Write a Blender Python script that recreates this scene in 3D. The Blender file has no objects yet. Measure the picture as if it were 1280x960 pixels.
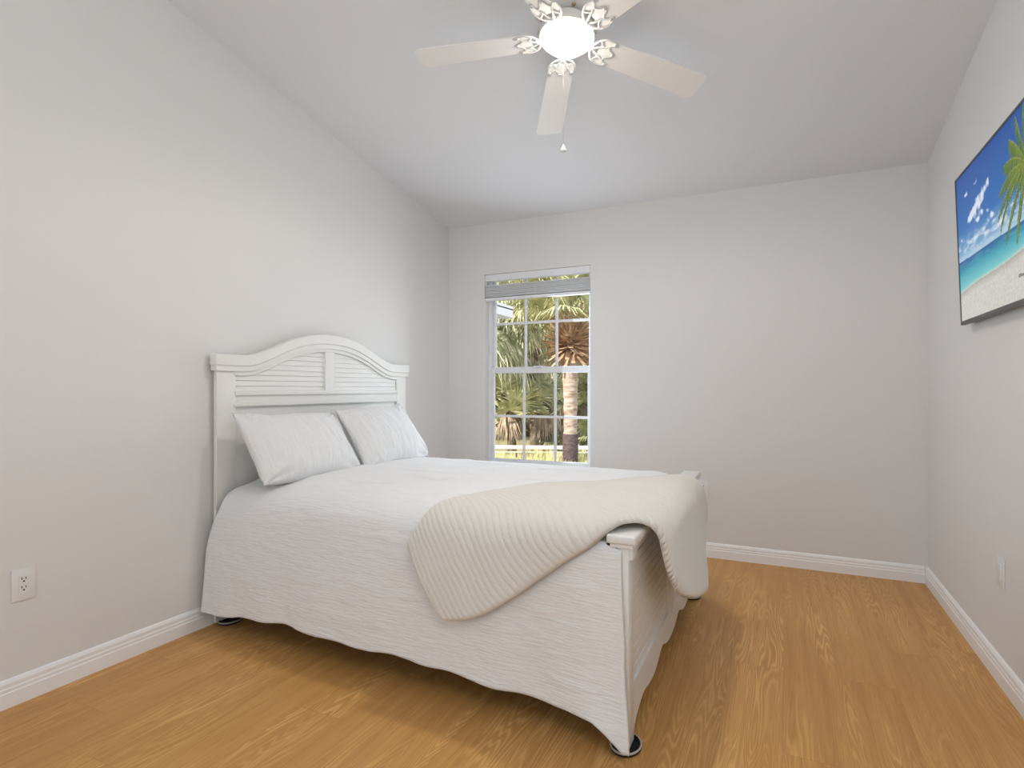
import bpy, bmesh, math, random
from mathutils import Vector, Matrix, noise
R = math.radians
scene = bpy.context.scene
COL = scene.collection

# ------------------------------------------------------------------ camera, sky, lamps, exposure
cam = bpy.data.cameras.new('camera')
cam.sensor_width = 36.0
cam.lens = 715.0 / 1280.0 * 36.0
cam.shift_y = 6.0 / 1280.0
cam.clip_start = 0.02
cam_o = bpy.data.objects.new('camera', cam)
cam_o.location = (0, 0, 1.127)
cam_o.rotation_euler = (R(90), 0, R(25.367))
COL.objects.link(cam_o)
scene.camera = cam_o

scene.view_settings.view_transform = 'Standard'
scene.view_settings.look = 'None'
scene.view_settings.exposure = 0.0
scene.view_settings.gamma = 1.0
scene.view_settings.use_curve_mapping = False

world = bpy.data.worlds.new('world')
scene.world = world
world.use_nodes = True
wn = world.node_tree.nodes
wn['Background'].inputs[0].default_value = (0.80, 0.89, 1.0, 1)
wn['Background'].inputs[1].default_value = 1.7

sun = bpy.data.lights.new('sun', 'SUN')
sun.energy = 7.0
sun.angle = R(0.6)
sun.color = (1.0, 0.95, 0.86)
sun_o = bpy.data.objects.new('sun', sun)
sun_o.rotation_euler = Vector((0.42, 0.78, -0.58)).to_track_quat('-Z', 'Y').to_euler()
COL.objects.link(sun_o)


def area(name, loc, direction, sx, sy, energy, color):
    l = bpy.data.lights.new(name, 'AREA')
    l.shape = 'RECTANGLE'
    l.size, l.size_y = sx, sy
    l.energy = energy
    l.color = color
    o = bpy.data.objects.new(name, l)
    o.location = loc
    o.rotation_euler = Vector(direction).to_track_quat('-Z', 'Y').to_euler()
    COL.objects.link(o)
    return o


# daylight entering through the window in the photo; an added, unseen doorway behind the camera lets in the sky
area('daylight_window', (-1.715, 3.985, 1.19), (0.6, -1, 0.0), 0.84, 1.25, 13.5, (0.76, 0.87, 1.0))
# the fan's bulb, shining down out of the bowl
GLOBE_STRENGTH = 48.0
lamp = bpy.data.lights.new('bowl_lamp', 'SPOT')
lamp.energy = 27
lamp.color = (1.0, 0.88, 0.84)
lamp.spot_size = R(172)
lamp.spot_blend = 0.35
lamp.shadow_soft_size = 0.07
# soft fill light added beside the camera, stands for no lamp of the room
back = bpy.data.lights.new('camera_fill', 'POINT')
back.energy = 30
back.color = (0.94, 0.98, 1.0)
back.shadow_soft_size = 0.30
back_o = bpy.data.objects.new('camera_fill', back)
back_o.location = (0.38, 0.0, 2.15)
COL.objects.link(back_o)

# ------------------------------------------------------------------ helpers


def obj(name, me_or_bm, mats=None, parent=None, smooth=None):
    if isinstance(me_or_bm, bmesh.types.BMesh):
        bm = me_or_bm
        me = bpy.data.meshes.new(name)
        bmesh.ops.recalc_face_normals(bm, faces=bm.faces)
        bm.to_mesh(me)
        bm.free()
    else:
        me = me_or_bm
    if mats is not None:
        for m in (mats if isinstance(mats, (list, tuple)) else [mats]):
            me.materials.append(m)
    o = bpy.data.objects.new(name, me)
    COL.objects.link(o)
    if parent is not None:
        o.parent = parent
        o.matrix_parent_inverse = Matrix.Identity(4)
        # parts are modelled in the parent's own frame
    if smooth == 'auto':
        for p in me.polygons:
            p.use_smooth = True
        try:
            me.set_sharp_from_angle(angle=R(35))
        except Exception:
            pass
    elif smooth:
        for p in me.polygons:
            p.use_smooth = True
    return o


def thing(name, label, cat, loc=(0, 0, 0), rot=(0, 0, 0), group=None):
    o = bpy.data.objects.new(name, None)
    o.empty_display_size = 0.1
    o.location = loc
    o.rotation_euler = rot
    COL.objects.link(o)
    o['label'] = label
    o['category'] = cat
    if group:
        o['group'] = group
    return o


def tag(o, label, cat, group=None, kind=None):
    o['label'] = label
    o['category'] = cat
    if group:
        o['group'] = group
    if kind:
        o['kind'] = kind
    return o


def structure(o, label=None):
    o['kind'] = 'structure'
    if label:
        o['label'] = label
    return o


def box(bm, x0, x1, y0, y1, z0, z1, bev=0.0, seg=2, M=None, mat=0):
    r = bmesh.ops.create_cube(bm, size=1.0)
    vs = r['verts']
    for v in vs:
        v.co = Vector(((x0 + x1) / 2 + v.co.x * (x1 - x0), (y0 + y1) / 2 + v.co.y * (y1 - y0), (z0 + z1) / 2 + v.co.z * (z1 - z0)))
    fs = list({f for v in vs for f in v.link_faces})
    geom = set(vs)
    if bev > 0:
        es = list({e for v in vs for e in v.link_edges})
        r2 = bmesh.ops.bevel(bm, geom=es, offset=bev, segments=seg, profile=0.5, affect='EDGES')
        geom = set(r2['verts'])
        fs = r2['faces']
        for f in fs:
            for v in f.verts:
                geom.add(v)
        fs = list({f for v in geom for f in v.link_faces})
    for f in fs:
        f.material_index = mat
    if M is not None:
        for v in geom:
            v.co = M @ v.co
    return geom


def tube(bm, pts, rad, n=8, closed=False, M=None, mat=0):
    pts = [Vector(p) for p in pts]
    rings = []
    N = len(pts)
    rads = rad if isinstance(rad, (list, tuple)) else [rad] * N
    for i, p in enumerate(pts):
        if closed:
            t = pts[(i + 1) % N] - pts[i - 1]
        else:
            t = pts[min(i + 1, N - 1)] - pts[max(i - 1, 0)]
        t.normalize()
        up = Vector((0, 0, 1)) if abs(t.z) < 0.9 else Vector((1, 0, 0))
        a = t.cross(up).normalized()
        b = t.cross(a).normalized()
        ring = []
        for k in range(n):
            q = 2 * math.pi * k / n
            c = p + (a * math.cos(q) + b * math.sin(q)) * rads[i]
            ring.append(bm.verts.new(M @ c if M is not None else c))
        rings.append(ring)
    m = N if closed else N - 1
    for i in range(m):
        A, B = rings[i], rings[(i + 1) % N]
        for k in range(n):
            f = bm.faces.new((A[k], A[(k + 1) % n], B[(k + 1) % n], B[k]))
            f.material_index = mat
    if not closed:
        for ring in (rings[0], rings[-1]):
            try:
                f = bm.faces.new(ring)
                f.material_index = mat
            except Exception:
                pass


def lathe(bm, prof, n=48, M=None, mat=0, caps=True):
    rings = []
    for r, z in prof:
        if r < 1e-5:
            c = Vector((0, 0, z))
            rings.append([bm.verts.new(M @ c if M is not None else c)])
        else:
            ring = []
            for k in range(n):
                a = 2 * math.pi * k / n
                c = Vector((r * math.cos(a), r * math.sin(a), z))
                ring.append(bm.verts.new(M @ c if M is not None else c))
            rings.append(ring)
    for A, B in zip(rings, rings[1:]):
        if len(A) == 1 and len(B) == 1:
            continue
        for k in range(n):
            if len(A) == 1:
                f = bm.faces.new((A[0], B[k], B[(k + 1) % n]))
            elif len(B) == 1:
                f = bm.faces.new((A[k], A[(k + 1) % n], B[0]))
            else:
                f = bm.faces.new((A[k], A[(k + 1) % n], B[(k + 1) % n], B[k]))
            f.material_index = mat
    if caps:
        for ring in (rings[0], rings[-1]):
            if len(ring) > 2:
                f = bm.faces.new(ring)
                f.material_index = mat


def strip_solid(bm, top, bot, x0, x1):
    """solid between two curves [(y,z)...] of equal length, extruded from x0 to x1"""
    n = len(top)
    V = []
    for (ty, tz), (by, bz) in zip(top, bot):
        V.append([bm.verts.new((x0, ty, tz)), bm.verts.new((x1, ty, tz)), bm.verts.new((x1, by, bz)), bm.verts.new((x0, by, bz))])
    for A, B in zip(V, V[1:]):
        for k in range(4):
            bm.faces.new((A[k], A[(k + 1) % 4], B[(k + 1) % 4], B[k]))
    bm.faces.new(V[0])
    bm.faces.new(V[-1])


def prism(bm, poly, axis, a0, a1, mat=0):
    """extrude a polygon; axis 'y': poly in (x,z); axis 'x': poly in (y,z); axis 'z': poly in (x,y)"""
    def P(p, a):
        if axis == 'y':
            return (p[0], a, p[1])
        if axis == 'x':
            return (a, p[0], p[1])
        return (p[0], p[1], a)
    A = [bm.verts.new(P(p, a0)) for p in poly]
    B = [bm.verts.new(P(p, a1)) for p in poly]
    n = len(poly)
    fs = [bm.faces.new(A), bm.faces.new(B)]
    for k in range(n):
        fs.append(bm.faces.new((A[k], A[(k + 1) % n], B[(k + 1) % n], B[k])))
    for f in fs:
        f.material_index = mat


def interp(tab, x):
    if x <= tab[0][0]:
        return tab[0][1]
    for (a, b), (c, d) in zip(tab, tab[1:]):
        if x <= c:
            return b + (d - b) * (x - a) / (c - a)
    return tab[-1][1]


def sm(e0, e1, x):
    t = max(0.0, min(1.0, (x - e0) / (e1 - e0)))
    return t * t * (3 - 2 * t)


def fbm(x, y, z, o=3):
    return noise.fractal(Vector((x, y, z)), 1.0, 2.0, o)


def catmull(pts, sub=8):
    P = [Vector(p) for p in pts]
    P = [P[0] * 2 - P[1]] + P + [P[-1] * 2 - P[-2]]
    out = []
    for i in range(1, len(P) - 2):
        for s in range(sub):
            t = s / sub
            a, b, c, d = P[i - 1], P[i], P[i + 1], P[i + 2]
            out.append(0.5 * ((2 * b) + (c - a) * t + (2 * a - 5 * b + 4 * c - d) * t * t + (-a + 3 * b - 3 * c + d) * t ** 3))
    out.append(P[-2].copy())
    return out


# ------------------------------------------------------------------ materials
def mat(name, col, rough=0.5, spec=0.5, metal=0.0, emis=None, es=0.0):
    m = bpy.data.materials.new(name)
    m.use_nodes = True
    b = m.node_tree.nodes['Principled BSDF']
    b.inputs['Base Color'].default_value = (*col, 1)
    b.inputs['Roughness'].default_value = rough
    b.inputs['Specular IOR Level'].default_value = spec
    b.inputs['Metallic'].default_value = metal
    if emis:
        b.inputs['Emission Color'].default_value = (*emis, 1)
        b.inputs['Emission Strength'].default_value = es
    return m


class NT:
    def __init__(self, m):
        self.m = m
        self.t = m.node_tree
        self.b = self.t.nodes['Principled BSDF']

    def n(self, typ, **kw):
        nd = self.t.nodes.new(typ)
        for k, v in kw.items():
            if k.startswith('i_'):
                key = k[2:]
                key = int(key) if key.isdigit() else key.replace('_', ' ')
                nd.inputs[key].default_value = v
            else:
                setattr(nd, k, v)
        return nd

    def l(self, a, b):
        self.t.links.new(a, b)

    def math(self, op, a, b=None, c=None):
        nd = self.t.nodes.new('ShaderNodeMath')
        nd.operation = op
        for i, v in enumerate((a, b, c)):
            if v is None:
                continue
            if isinstance(v, (int, float)):
                nd.inputs[i].default_value = v
            else:
                self.l(v, nd.inputs[i])
        return nd.outputs[0]

    def ramp(self, fac, stops):
        r = self.t.nodes.new('ShaderNodeValToRGB')
        el = r.color_ramp.elements
        while len(el) < len(stops):
            el.new(0.5)
        for e, (p, c) in zip(el, stops):
            e.position = p
            e.color = (*c, 1)
        self.l(fac, r.inputs[0])
        return r.outputs[0]

    def bump(self, h, strength, dist):
        bp = self.t.nodes.new('ShaderNodeBump')
        bp.inputs['Strength'].default_value = strength
        bp.inputs['Distance'].default_value = dist
        self.l(h, bp.inputs['Height'])
        self.l(bp.outputs[0], self.b.inputs['Normal'])
        return bp


def paint(name, col, scale=90, strength=0.10, rough=0.6):
    m = mat(name, col, rough, 0.3)
    t = NT(m)
    co = t.n('ShaderNodeTexCoord')
    nz = t.n('ShaderNodeTexNoise', i_Scale=scale, i_Detail=3.0)
    t.l(co.outputs['Object'], nz.inputs['Vector'])
    t.bump(nz.outputs[0], strength, 0.002)
    return m


M_WALL = paint('wall_paint', (0.795, 0.788, 0.776))
M_CEIL = paint('ceiling_paint', (0.80, 0.805, 0.815), 60, 0.2)
M_TRIM = mat('white_trim_paint', (0.93, 0.93, 0.93), 0.35, 0.5)
M_VINYL = mat('white_window_vinyl', (0.82, 0.83, 0.85), 0.4, 0.5)
M_BED = paint('cream_white_lacquer', (0.85, 0.845, 0.81), 40, 0.03, 0.35)
M_FAN = mat('white_fan_enamel', (0.80, 0.79, 0.76), 0.4, 0.5)
M_BLADE = mat('white_fan_blade', (0.90, 0.875, 0.84), 0.45, 0.4)
M_IRON = mat('pale_grey_cast_metal', (0.60, 0.60, 0.59), 0.55, 0.3)
M_BRASS = mat('aged_brass', (0.42, 0.30, 0.12), 0.35, 0.5, 1.0)
M_CHAIN = mat('dull_nickel_chain', (0.16, 0.15, 0.14), 0.5, 0.3)
M_DARK = mat('dark_slot', (0.03, 0.03, 0.03), 0.8, 0.2)
M_PLATE = mat('white_plastic', (0.83, 0.83, 0.82), 0.35, 0.5)
M_BLACK = mat('black_rubber', (0.012, 0.012, 0.012), 0.6, 0.3)
M_CUPRIM = mat('pale_cup_rim', (0.55, 0.52, 0.48), 0.4, 0.5)
M_BEZEL = mat('grey_metal_bezel', (0.10, 0.10, 0.10), 0.4, 0.5, 0.3)
M_TVBACK = mat('black_plastic', (0.02, 0.02, 0.02), 0.5, 0.4)
M_SLAT = mat('white_blind_slat', (0.86, 0.87, 0.89), 0.45, 0.4)
M_GLOBE = mat('lit_frosted_glass', (0.9, 0.9, 0.88), 0.4, 0.4, emis=(1.0, 0.93, 0.82), es=GLOBE_STRENGTH)


def fabric(name, col, sx, sy, sz, strength, dist, rough=0.9, sx2=None):
    m = mat(name, col, rough, 0.15)
    t = NT(m)
    t.b.inputs['Sheen Weight'].default_value = 0.15
    co = t.n('ShaderNodeTexCoord')
    mp = t.n('ShaderNodeMapping')
    mp.inputs['Scale'].default_value = (sx, sy, sz)
    t.l(co.outputs['UV'], mp.inputs['Vector'])
    nz = t.n('ShaderNodeTexNoise', i_Scale=1.0, i_Detail=3.0, i_Roughness=0.55, i_Distortion=0.35)
    t.l(mp.outputs[0], nz.inputs['Vector'])
    n2 = t.n('ShaderNodeTexNoise', i_Scale=900.0, i_Detail=1.0)
    t.l(co.outputs['UV'], n2.inputs['Vector'])
    h = t.math('ADD', nz.outputs[0], t.math('MULTIPLY', n2.outputs[0], 0.12))
    t.bump(h, strength, dist)
    return m


# UVs on the cloth are in metres (u along the bed, v across)
M_COMF = fabric('white_crinkled_cotton', (0.90, 0.90, 0.895), 15, 125, 1, 0.6, 0.008)
M_PILLOW = fabric('white_crinkled_pillowcase', (0.91, 0.91, 0.905), 80, 10, 1, 0.75, 0.014)
M_THROW = fabric('cream_ribbed_knit', (0.79, 0.765, 0.71), 150, 90, 1, 0.6, 0.004)


def floor_material():
    m = mat('oak_laminate_planks', (0.5, 0.3, 0.15), 0.42, 0.22)
    t = NT(m)
    co = t.n('ShaderNodeTexCoord')
    sp = t.n('ShaderNodeSeparateXYZ')
    t.l(co.outputs['Object'], sp.inputs[0])
    X, Y = sp.outputs[0], sp.outputs[1]
    W, L = 0.193, 1.38
    col = t.math('FLOOR', t.math('DIVIDE', X, W))
    wn_ = t.n('ShaderNodeTexWhiteNoise', noise_dimensions='1D')
    t.l(col, wn_.inputs['W'])
    off = t.math('MULTIPLY', wn_.outputs['Value'], L)
    yy = t.math('DIVIDE', t.math('ADD', Y, off), L)
    row = t.math('FLOOR', yy)
    wid = t.math('ADD', t.math('MULTIPLY', col, 17.31), t.math('MULTIPLY', row, 5.77))
    wn2 = t.n('ShaderNodeTexWhiteNoise', noise_dimensions='1D')
    t.l(wid, wn2.inputs['W'])
    rnd = wn2.outputs['Value']
    # grain field: smooth noise stretched along the plank, its contour lines are the cathedral figure
    cx = t.math('ADD', t.math('MULTIPLY', X, 12.5), t.math('MULTIPLY', rnd, 37.0))
    cy = t.math('ADD', t.math('MULTIPLY', Y, 0.85), t.math('MULTIPLY', rnd, 91.0))
    cb = t.n('ShaderNodeCombineXYZ')
    t.l(cx, cb.inputs[0])
    t.l(cy, cb.inputs[1])
    nz = t.n('ShaderNodeTexNoise', i_Scale=1.0, i_Detail=1.6, i_Roughness=0.40, i_Distortion=0.15)
    t.l(cb.outputs[0], nz.inputs['Vector'])
    rings = t.math('SINE', t.math('MULTIPLY', nz.outputs[0], 150.0))
    rings = t.math('ADD', t.math('MULTIPLY', rings, 0.5), 0.5)
    lines = t.math('POWER', rings, 2.2)
    # where the figure shows: patches
    cb3 = t.n('ShaderNodeCombineXYZ')
    t.l(t.math('ADD', t.math('MULTIPLY', X, 5.0), t.math('MULTIPLY', rnd, 11.0)), cb3.inputs[0])
    t.l(t.math('MULTIPLY', Y, 0.9), cb3.inputs[1])
    pz = t.n('ShaderNodeTexNoise', i_Scale=1.0, i_Detail=1.0)
    t.l(cb3.outputs[0], pz.inputs['Vector'])
    patch = t.n('ShaderNodeMapRange', i_1=0.42, i_2=0.66, i_3=0.08, i_4=1.0)
    t.l(pz.outputs[0], patch.inputs[0])
    # fine pores
    cb2 = t.n('ShaderNodeCombineXYZ')
    t.l(t.math('MULTIPLY', X, 210.0), cb2.inputs[0])
    t.l(t.math('MULTIPLY', Y, 5.0), cb2.inputs[1])
    fz = t.n('ShaderNodeTexNoise', i_Scale=1.0, i_Detail=3.0, i_Roughness=0.6)
    t.l(cb2.outputs[0], fz.inputs['Vector'])
    # broad streaks
    cb4 = t.n('ShaderNodeCombineXYZ')
    t.l(t.math('ADD', t.math('MULTIPLY', X, 26.0), t.math('MULTIPLY', rnd, 50.0)), cb4.inputs[0])
    t.l(t.math('MULTIPLY', Y, 0.8), cb4.inputs[1])
    bz = t.n('ShaderNodeTexNoise', i_Scale=1.0, i_Detail=2.0)
    t.l(cb4.outputs[0], bz.inputs['Vector'])
    v = t.math('MULTIPLY', t.math('MULTIPLY', lines, patch.outputs[0]), 0.36)
    v = t.math('ADD', v, t.math('MULTIPLY', fz.outputs[0], 0.36))
    v = t.math('ADD', v, t.math('MULTIPLY', bz.outputs[0], 0.40))
    v = t.math('ADD', v, t.math('MULTIPLY', rnd, 0.04))
    c = t.ramp(v, [(0.18, (0.45, 0.215, 0.060)), (0.42, (0.585, 0.305, 0.098)), (0.62, (0.68, 0.38, 0.132)), (0.90, (0.82, 0.51, 0.215))])
    # seams
    fx = t.math('FRACT', t.math('DIVIDE', X, W))
    sx = t.math('LESS_THAN', t.math('ABSOLUTE', t.math('SUBTRACT', fx, 0.5)), 0.494)
    fy = t.math('FRACT', yy)
    sy = t.math('LESS_THAN', t.math('ABSOLUTE', t.math('SUBTRACT', fy, 0.5)), 0.4988)
    seam = t.math('MULTIPLY', sx, sy)
    mx = t.n('ShaderNodeMix', data_type='RGBA', blend_type='MULTIPLY')
    mx.inputs[0].default_value = 1.0
    t.l(c, mx.inputs[6])
    sc = t.ramp(seam, [(0.0, (0.90, 0.87, 0.83)), (1.0, (1, 1, 1))])
    t.l(sc, mx.inputs[7])
    t.l(mx.outputs[2], t.b.inputs['Base Color'])
    t.bump(t.math('ADD', t.math('MULTIPLY', fz.outputs[0], 0.3), seam), 0.05, 0.001)
    return m


M_FLOOR = floor_material()


def glass_material():
    m = bpy.data.materials.new('clear_window_glass')
    m.use_nodes = True
    nt = m.node_tree
    nt.nodes.clear()
    out = nt.nodes.new('ShaderNodeOutputMaterial')
    mix = nt.nodes.new('ShaderNodeMixShader')
    tr = nt.nodes.new('ShaderNodeBsdfTransparent')
    gl = nt.nodes.new('ShaderNodeBsdfGlossy')
    gl.inputs['Roughness'].default_value = 0.02
    fr = nt.nodes.new('ShaderNodeFresnel')
    fr.inputs[0].default_value = 1.25
    nt.links.new(fr.outputs[0], mix.inputs[0])
    nt.links.new(tr.outputs[0], mix.inputs[1])
    nt.links.new(gl.outputs[0], mix.inputs[2])
    nt.links.new(mix.outputs[0], out.inputs[0])
    return m


M_GLASS = glass_material()


def mottled(name, stops, scale, rough=0.8, stretch=(1, 1, 1), detail=3.0, bump=0.0, trans=0.0):
    m = mat(name, stops[0][1], rough, 0.3)
    t = NT(m)
    co = t.n('ShaderNodeTexCoord')
    mp = t.n('ShaderNodeMapping')
    mp.inputs['Scale'].default_value = stretch
    t.l(co.outputs['Object'], mp.inputs['Vector'])
    nz = t.n('ShaderNodeTexNoise', i_Scale=scale, i_Detail=detail)
    t.l(mp.outputs[0], nz.inputs['Vector'])
    c = t.ramp(nz.outputs[0], stops)
    t.l(c, t.b.inputs['Base Color'])
    if bump:
        t.bump(nz.outputs[0], bump, 0.02)
    return m


M_FROND = mottled('palm_frond_green', [(0.3, (0.29, 0.31, 0.13)), (0.5, (0.53, 0.52, 0.27)), (0.68, (0.82, 0.77, 0.52))], 3.5, 0.55)
M_FROND2 = mottled('silvery_frond_green', [(0.3, (0.30, 0.34, 0.20)), (0.5, (0.55, 0.56, 0.37)), (0.68, (0.80, 0.79, 0.60))], 3.5, 0.55)
M_DEADF = mottled('dry_brown_frond', [(0.3, (0.20, 0.14, 0.09)), (0.55, (0.42, 0.32, 0.22)), (0.75, (0.64, 0.54, 0.40))], 5.0, 0.9)
M_BOOT = mottled('orange_brown_palm_boot', [(0.3, (0.26, 0.15, 0.09)), (0.5, (0.52, 0.33, 0.19)), (0.7, (0.76, 0.62, 0.46))], 4.0, 0.8)
M_TRUNK = mottled('grey_pink_palm_bark', [(0.3, (0.22, 0.15, 0.11)), (0.48, (0.42, 0.32, 0.26)), (0.65, (0.56, 0.46, 0.39))], 5.0, 0.9, (1.0, 1.0, 4.5), 4.0, 0.6)
M_TRUNKD = mottled('dark_palm_bark', [(0.3, (0.055, 0.035, 0.035)), (0.7, (0.14, 0.095, 0.095))], 9.0, 0.9, (1, 1, 3), 4.0, 0.5)
M_GROUND = mottled('dry_ground', [(0.3, (0.30, 0.25, 0.12)), (0.7, (0.42, 0.38, 0.20))], 2.0, 0.95)
M_GRASS = mottled('sunlit_grass', [(0.3, (0.40, 0.42, 0.16)), (0.5, (0.66, 0.62, 0.30)), (0.7, (0.85, 0.76, 0.44))], 2.5, 0.8)
M_LEAF = mottled('dark_tree_leaf', [(0.3, (0.36, 0.35, 0.17)), (0.7, (0.70, 0.66, 0.42))], 1.5, 0.6)
M_BARK = mottled('tree_bark', [(0.3, (0.10, 0.075, 0.05)), (0.7, (0.22, 0.17, 0.12))], 6.0, 0.9)
M_RAIL = mottled('weathered_white_rail', [(0.3, (0.62, 0.55, 0.50)), (0.7, (0.80, 0.75, 0.70))], 3.0, 0.7)
M_STUCCO = paint('house_stucco', (0.70, 0.67, 0.63), 40, 0.3, 0.85)
M_FASCIA = mat('white_fascia', (0.78, 0.76, 0.80), 0.5)
M_ROOFT = mottled('grey_roof_shingle', [(0.3, (0.20, 0.19, 0.18)), (0.7, (0.32, 0.30, 0.28))], 14.0, 0.9)

# ------------------------------------------------------------------ room shell
XL, XR, YB, YF = -2.485, 0.757, 4.03, -1.60
ZC, SL = 2.44, 0.175
T = 0.15


def zc(y):
    return ZC + SL * (YB - y)


WX0, WX1, WZ0, WZ1 = -2.153, -1.277, 0.50, 2.035

bm = bmesh.new()
box(bm, XL - T, XR + T, YF - T, YB + T, -0.12, 0.0)
structure(obj('floor', bm, M_FLOOR), 'honey oak laminate plank floor')

bm = bmesh.new()
prism(bm, [(YF - T, zc(YF - T)), (YB + T, zc(YB + T)), (YB + T, zc(YB + T) + 0.2), (YF - T, zc(YF - T) + 0.2)], 'x', XL - T, XR + T)
structure(obj('ceiling', bm, M_CEIL), 'white vaulted ceiling sloping down to the window wall')

for nm, xa, xb in (('wall_left', XL - T, XL), ('wall_right', XR, XR + T)):
    bm = bmesh.new()
    prism(bm, [(YF - T, 0.0), (YB + T, 0.0), (YB + T, zc(YB + T)), (YF - T, zc(YF - T))], 'x', xa, xb)
    structure(obj(nm, bm, M_WALL))


def wall_with_hole(name, ya, yb, hx0, hx1, hz0, hz1, ztop):
    bm = bmesh.new()
    zt = ztop
    outer = [(XL, 0), (XR, 0), (XR, zt), (XL, zt)]
    xs = [XL, hx0, hx1, XR]
    zs = [0.0, hz0, hz1, zt]  # darker bark colour on the lower trunk
    if hz0 <= 0.001:
        zs = [0.0, hz1, zt]
    for i in range(3):
        for j in range(len(zs) - 1):
            hole = i == 1 and (j == (1 if hz0 > 0.001 else 0))
            if hole:
                continue
            box(bm, xs[i], xs[i + 1], ya, yb, zs[j], zs[j + 1])
    bmesh.ops.remove_doubles(bm, verts=bm.verts, dist=0.0005)
    # drop the inner faces shared by neighbouring blocks
    seen = {}
    for f in bm.faces:
        c = f.calc_center_median()
        seen.setdefault((round(c.x, 3), round(c.y, 3), round(c.z, 3)), []).append(f)
    dead = [f for fs in seen.values() if len(fs) > 1 for f in fs]
    bmesh.ops.delete(bm, geom=dead, context='FACES')
    return structure(obj(name, bm, M_WALL))


wall_with_hole('wall_back', YB, YB + T, WX0, WX1, WZ0, WZ1, zc(YB) + 0.0)
wall_with_hole('wall_front', YF - T, YF, -2.07, 0.33, 0.0, 2.2, zc(YF))

# unseen door frame, added behind the camera so sky light reaches the room
pd = bpy.data.objects.new('added_door_1', None)
pd.location = (-0.87, YF - 0.08, 0)
COL.objects.link(pd)
structure(pd, 'unseen patio door frame added behind the camera to let daylight in')
bm = bmesh.new()
for xa, xb in ((-1.20, -1.13), (-0.035, 0.035), (1.13, 1.20)):
    box(bm, xa, xb, -0.04, 0.04, 0.0, 2.2)
box(bm, -1.13, -0.035, -0.04, 0.04, 0.0, 0.08)
box(bm, 0.035, 1.13, -0.04, 0.04, 0.0, 0.08)
box(bm, -1.13, -0.035, -0.04, 0.04, 2.12, 2.2)
box(bm, 0.035, 1.13, -0.04, 0.04, 2.12, 2.2)
obj('frame', bm, M_VINYL, pd)

# unseen slab added to keep direct sun out of the doorway
bm = bmesh.new()
box(bm, XL - 1.0, XR + 1.5, YF - 6.0, YF - T, 2.45, 2.60)
structure(obj('sun_shield', bm, M_CEIL), 'unseen flat slab added behind the room to block the sun')

# baseboards: stepped profile
BP = [(0.0, 0.0), (0.016, 0.0), (0.016, 0.052), (0.0135, 0.056), (0.0135, 0.066), (0.011, 0.071), (0.011, 0.084), (0.006, 0.094), (0.0, 0.098)]


def baseboard(name, axis, at, sign, a0, a1):
    bm = bmesh.new()
    if axis == 'y':
        prism(bm, [(at + sign * d, z) for d, z in BP], 'y', a0, a1)
    else:
        prism(bm, [(at + sign * d, z) for d, z in BP], 'x', a0, a1)
    structure(obj(name, bm, M_TRIM))


baseboard('baseboard_left', 'y', XL, 1, YF, YB)
baseboard('baseboard_right', 'y', XR, -1, YF, YB)
baseboard('baseboard_back', 'x', YB, -1, XL + 0.016, XR - 0.016)

# ------------------------------------------------------------------ the window
win = bpy.data.objects.new('window_1', None)
win.location = ((WX0 + WX1) / 2, YB + 0.10, WZ0)
COL.objects.link(win)
structure(win, 'white single hung grid window in the back wall')
hw = (WX1 - WX0) / 2
WH = WZ1 - WZ0
bm = bmesh.new()
fw_ = 0.024
box(bm, -hw, -hw + fw_, -0.035, 0.045, 0.0, WH, 0.003)
box(bm, hw - fw_, hw, -0.035, 0.045, 0.0, WH, 0.003)
box(bm, -hw + fw_, hw - fw_, -0.035, 0.045, 0.0, 0.035, 0.003)
box(bm, -hw + fw_, hw - fw_, -0.035, 0.045, WH - 0.010, WH, 0.003)
obj('frame', bm, M_VINYL, win)


def sash(name, z0, z1, yo, rail_b, rail_t, rows):
    bm = bmesh.new()
    st = 0.020
    x0, x1 = -hw + fw_, hw - fw_
    box(bm, x0, x0 + st, yo - 0.015, yo + 0.015, z0, z1, 0.003)
    box(bm, x1 - st, x1, yo - 0.015, yo + 0.015, z0, z1, 0.003)
    box(bm, x0 + st, x1 - st, yo - 0.015, yo + 0.015, z0, z0 + rail_b, 0.003)
    box(bm, x0 + st, x1 - st, yo - 0.015, yo + 0.015, z1 - rail_t, z1, 0.003)
    s = obj(name, bm, M_VINYL, win)
    bm = bmesh.new()
    mw = 0.020
    ga, gb = x0 + st, x1 - st
    for k in (1, 2):
        xc = ga + (gb - ga) * k / 3
        box(bm, xc - mw / 2, xc + mw / 2, yo - 0.009, yo + 0.009, z0 + rail_b, z1 - rail_t, 0.004)
    for k in range(1, rows):
        zz = z0 + rail_b + (z1 - rail_t - z0 - rail_b) * k / rows
        box(bm, ga, gb, yo - 0.0095, yo + 0.0095, zz - mw / 2, zz + mw / 2, 0.004)
    obj('muntins', bm, M_VINYL, s)
    bm = bmesh.new()
    box(bm, ga - 0.003, gb + 0.003, yo - 0.002, yo + 0.002, z0 + rail_b - 0.003, z1 - rail_t + 0.003)
    obj('glass', bm, M_GLASS, s)
    return s


sash('upper_sash', 1.262 - WZ0, WH - 0.010, 0.022, 0.028, 0.014, 2)
ls = sash('lower_sash', 0.035, 1.30 - WZ0, -0.012, 0.034, 0.050, 2)
bm = bmesh.new()
box(bm, -0.035, 0.035, -0.050, -0.026, 0.793, 0.806, 0.003)
obj('sash_lock', bm, M_VINYL, ls)

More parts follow.
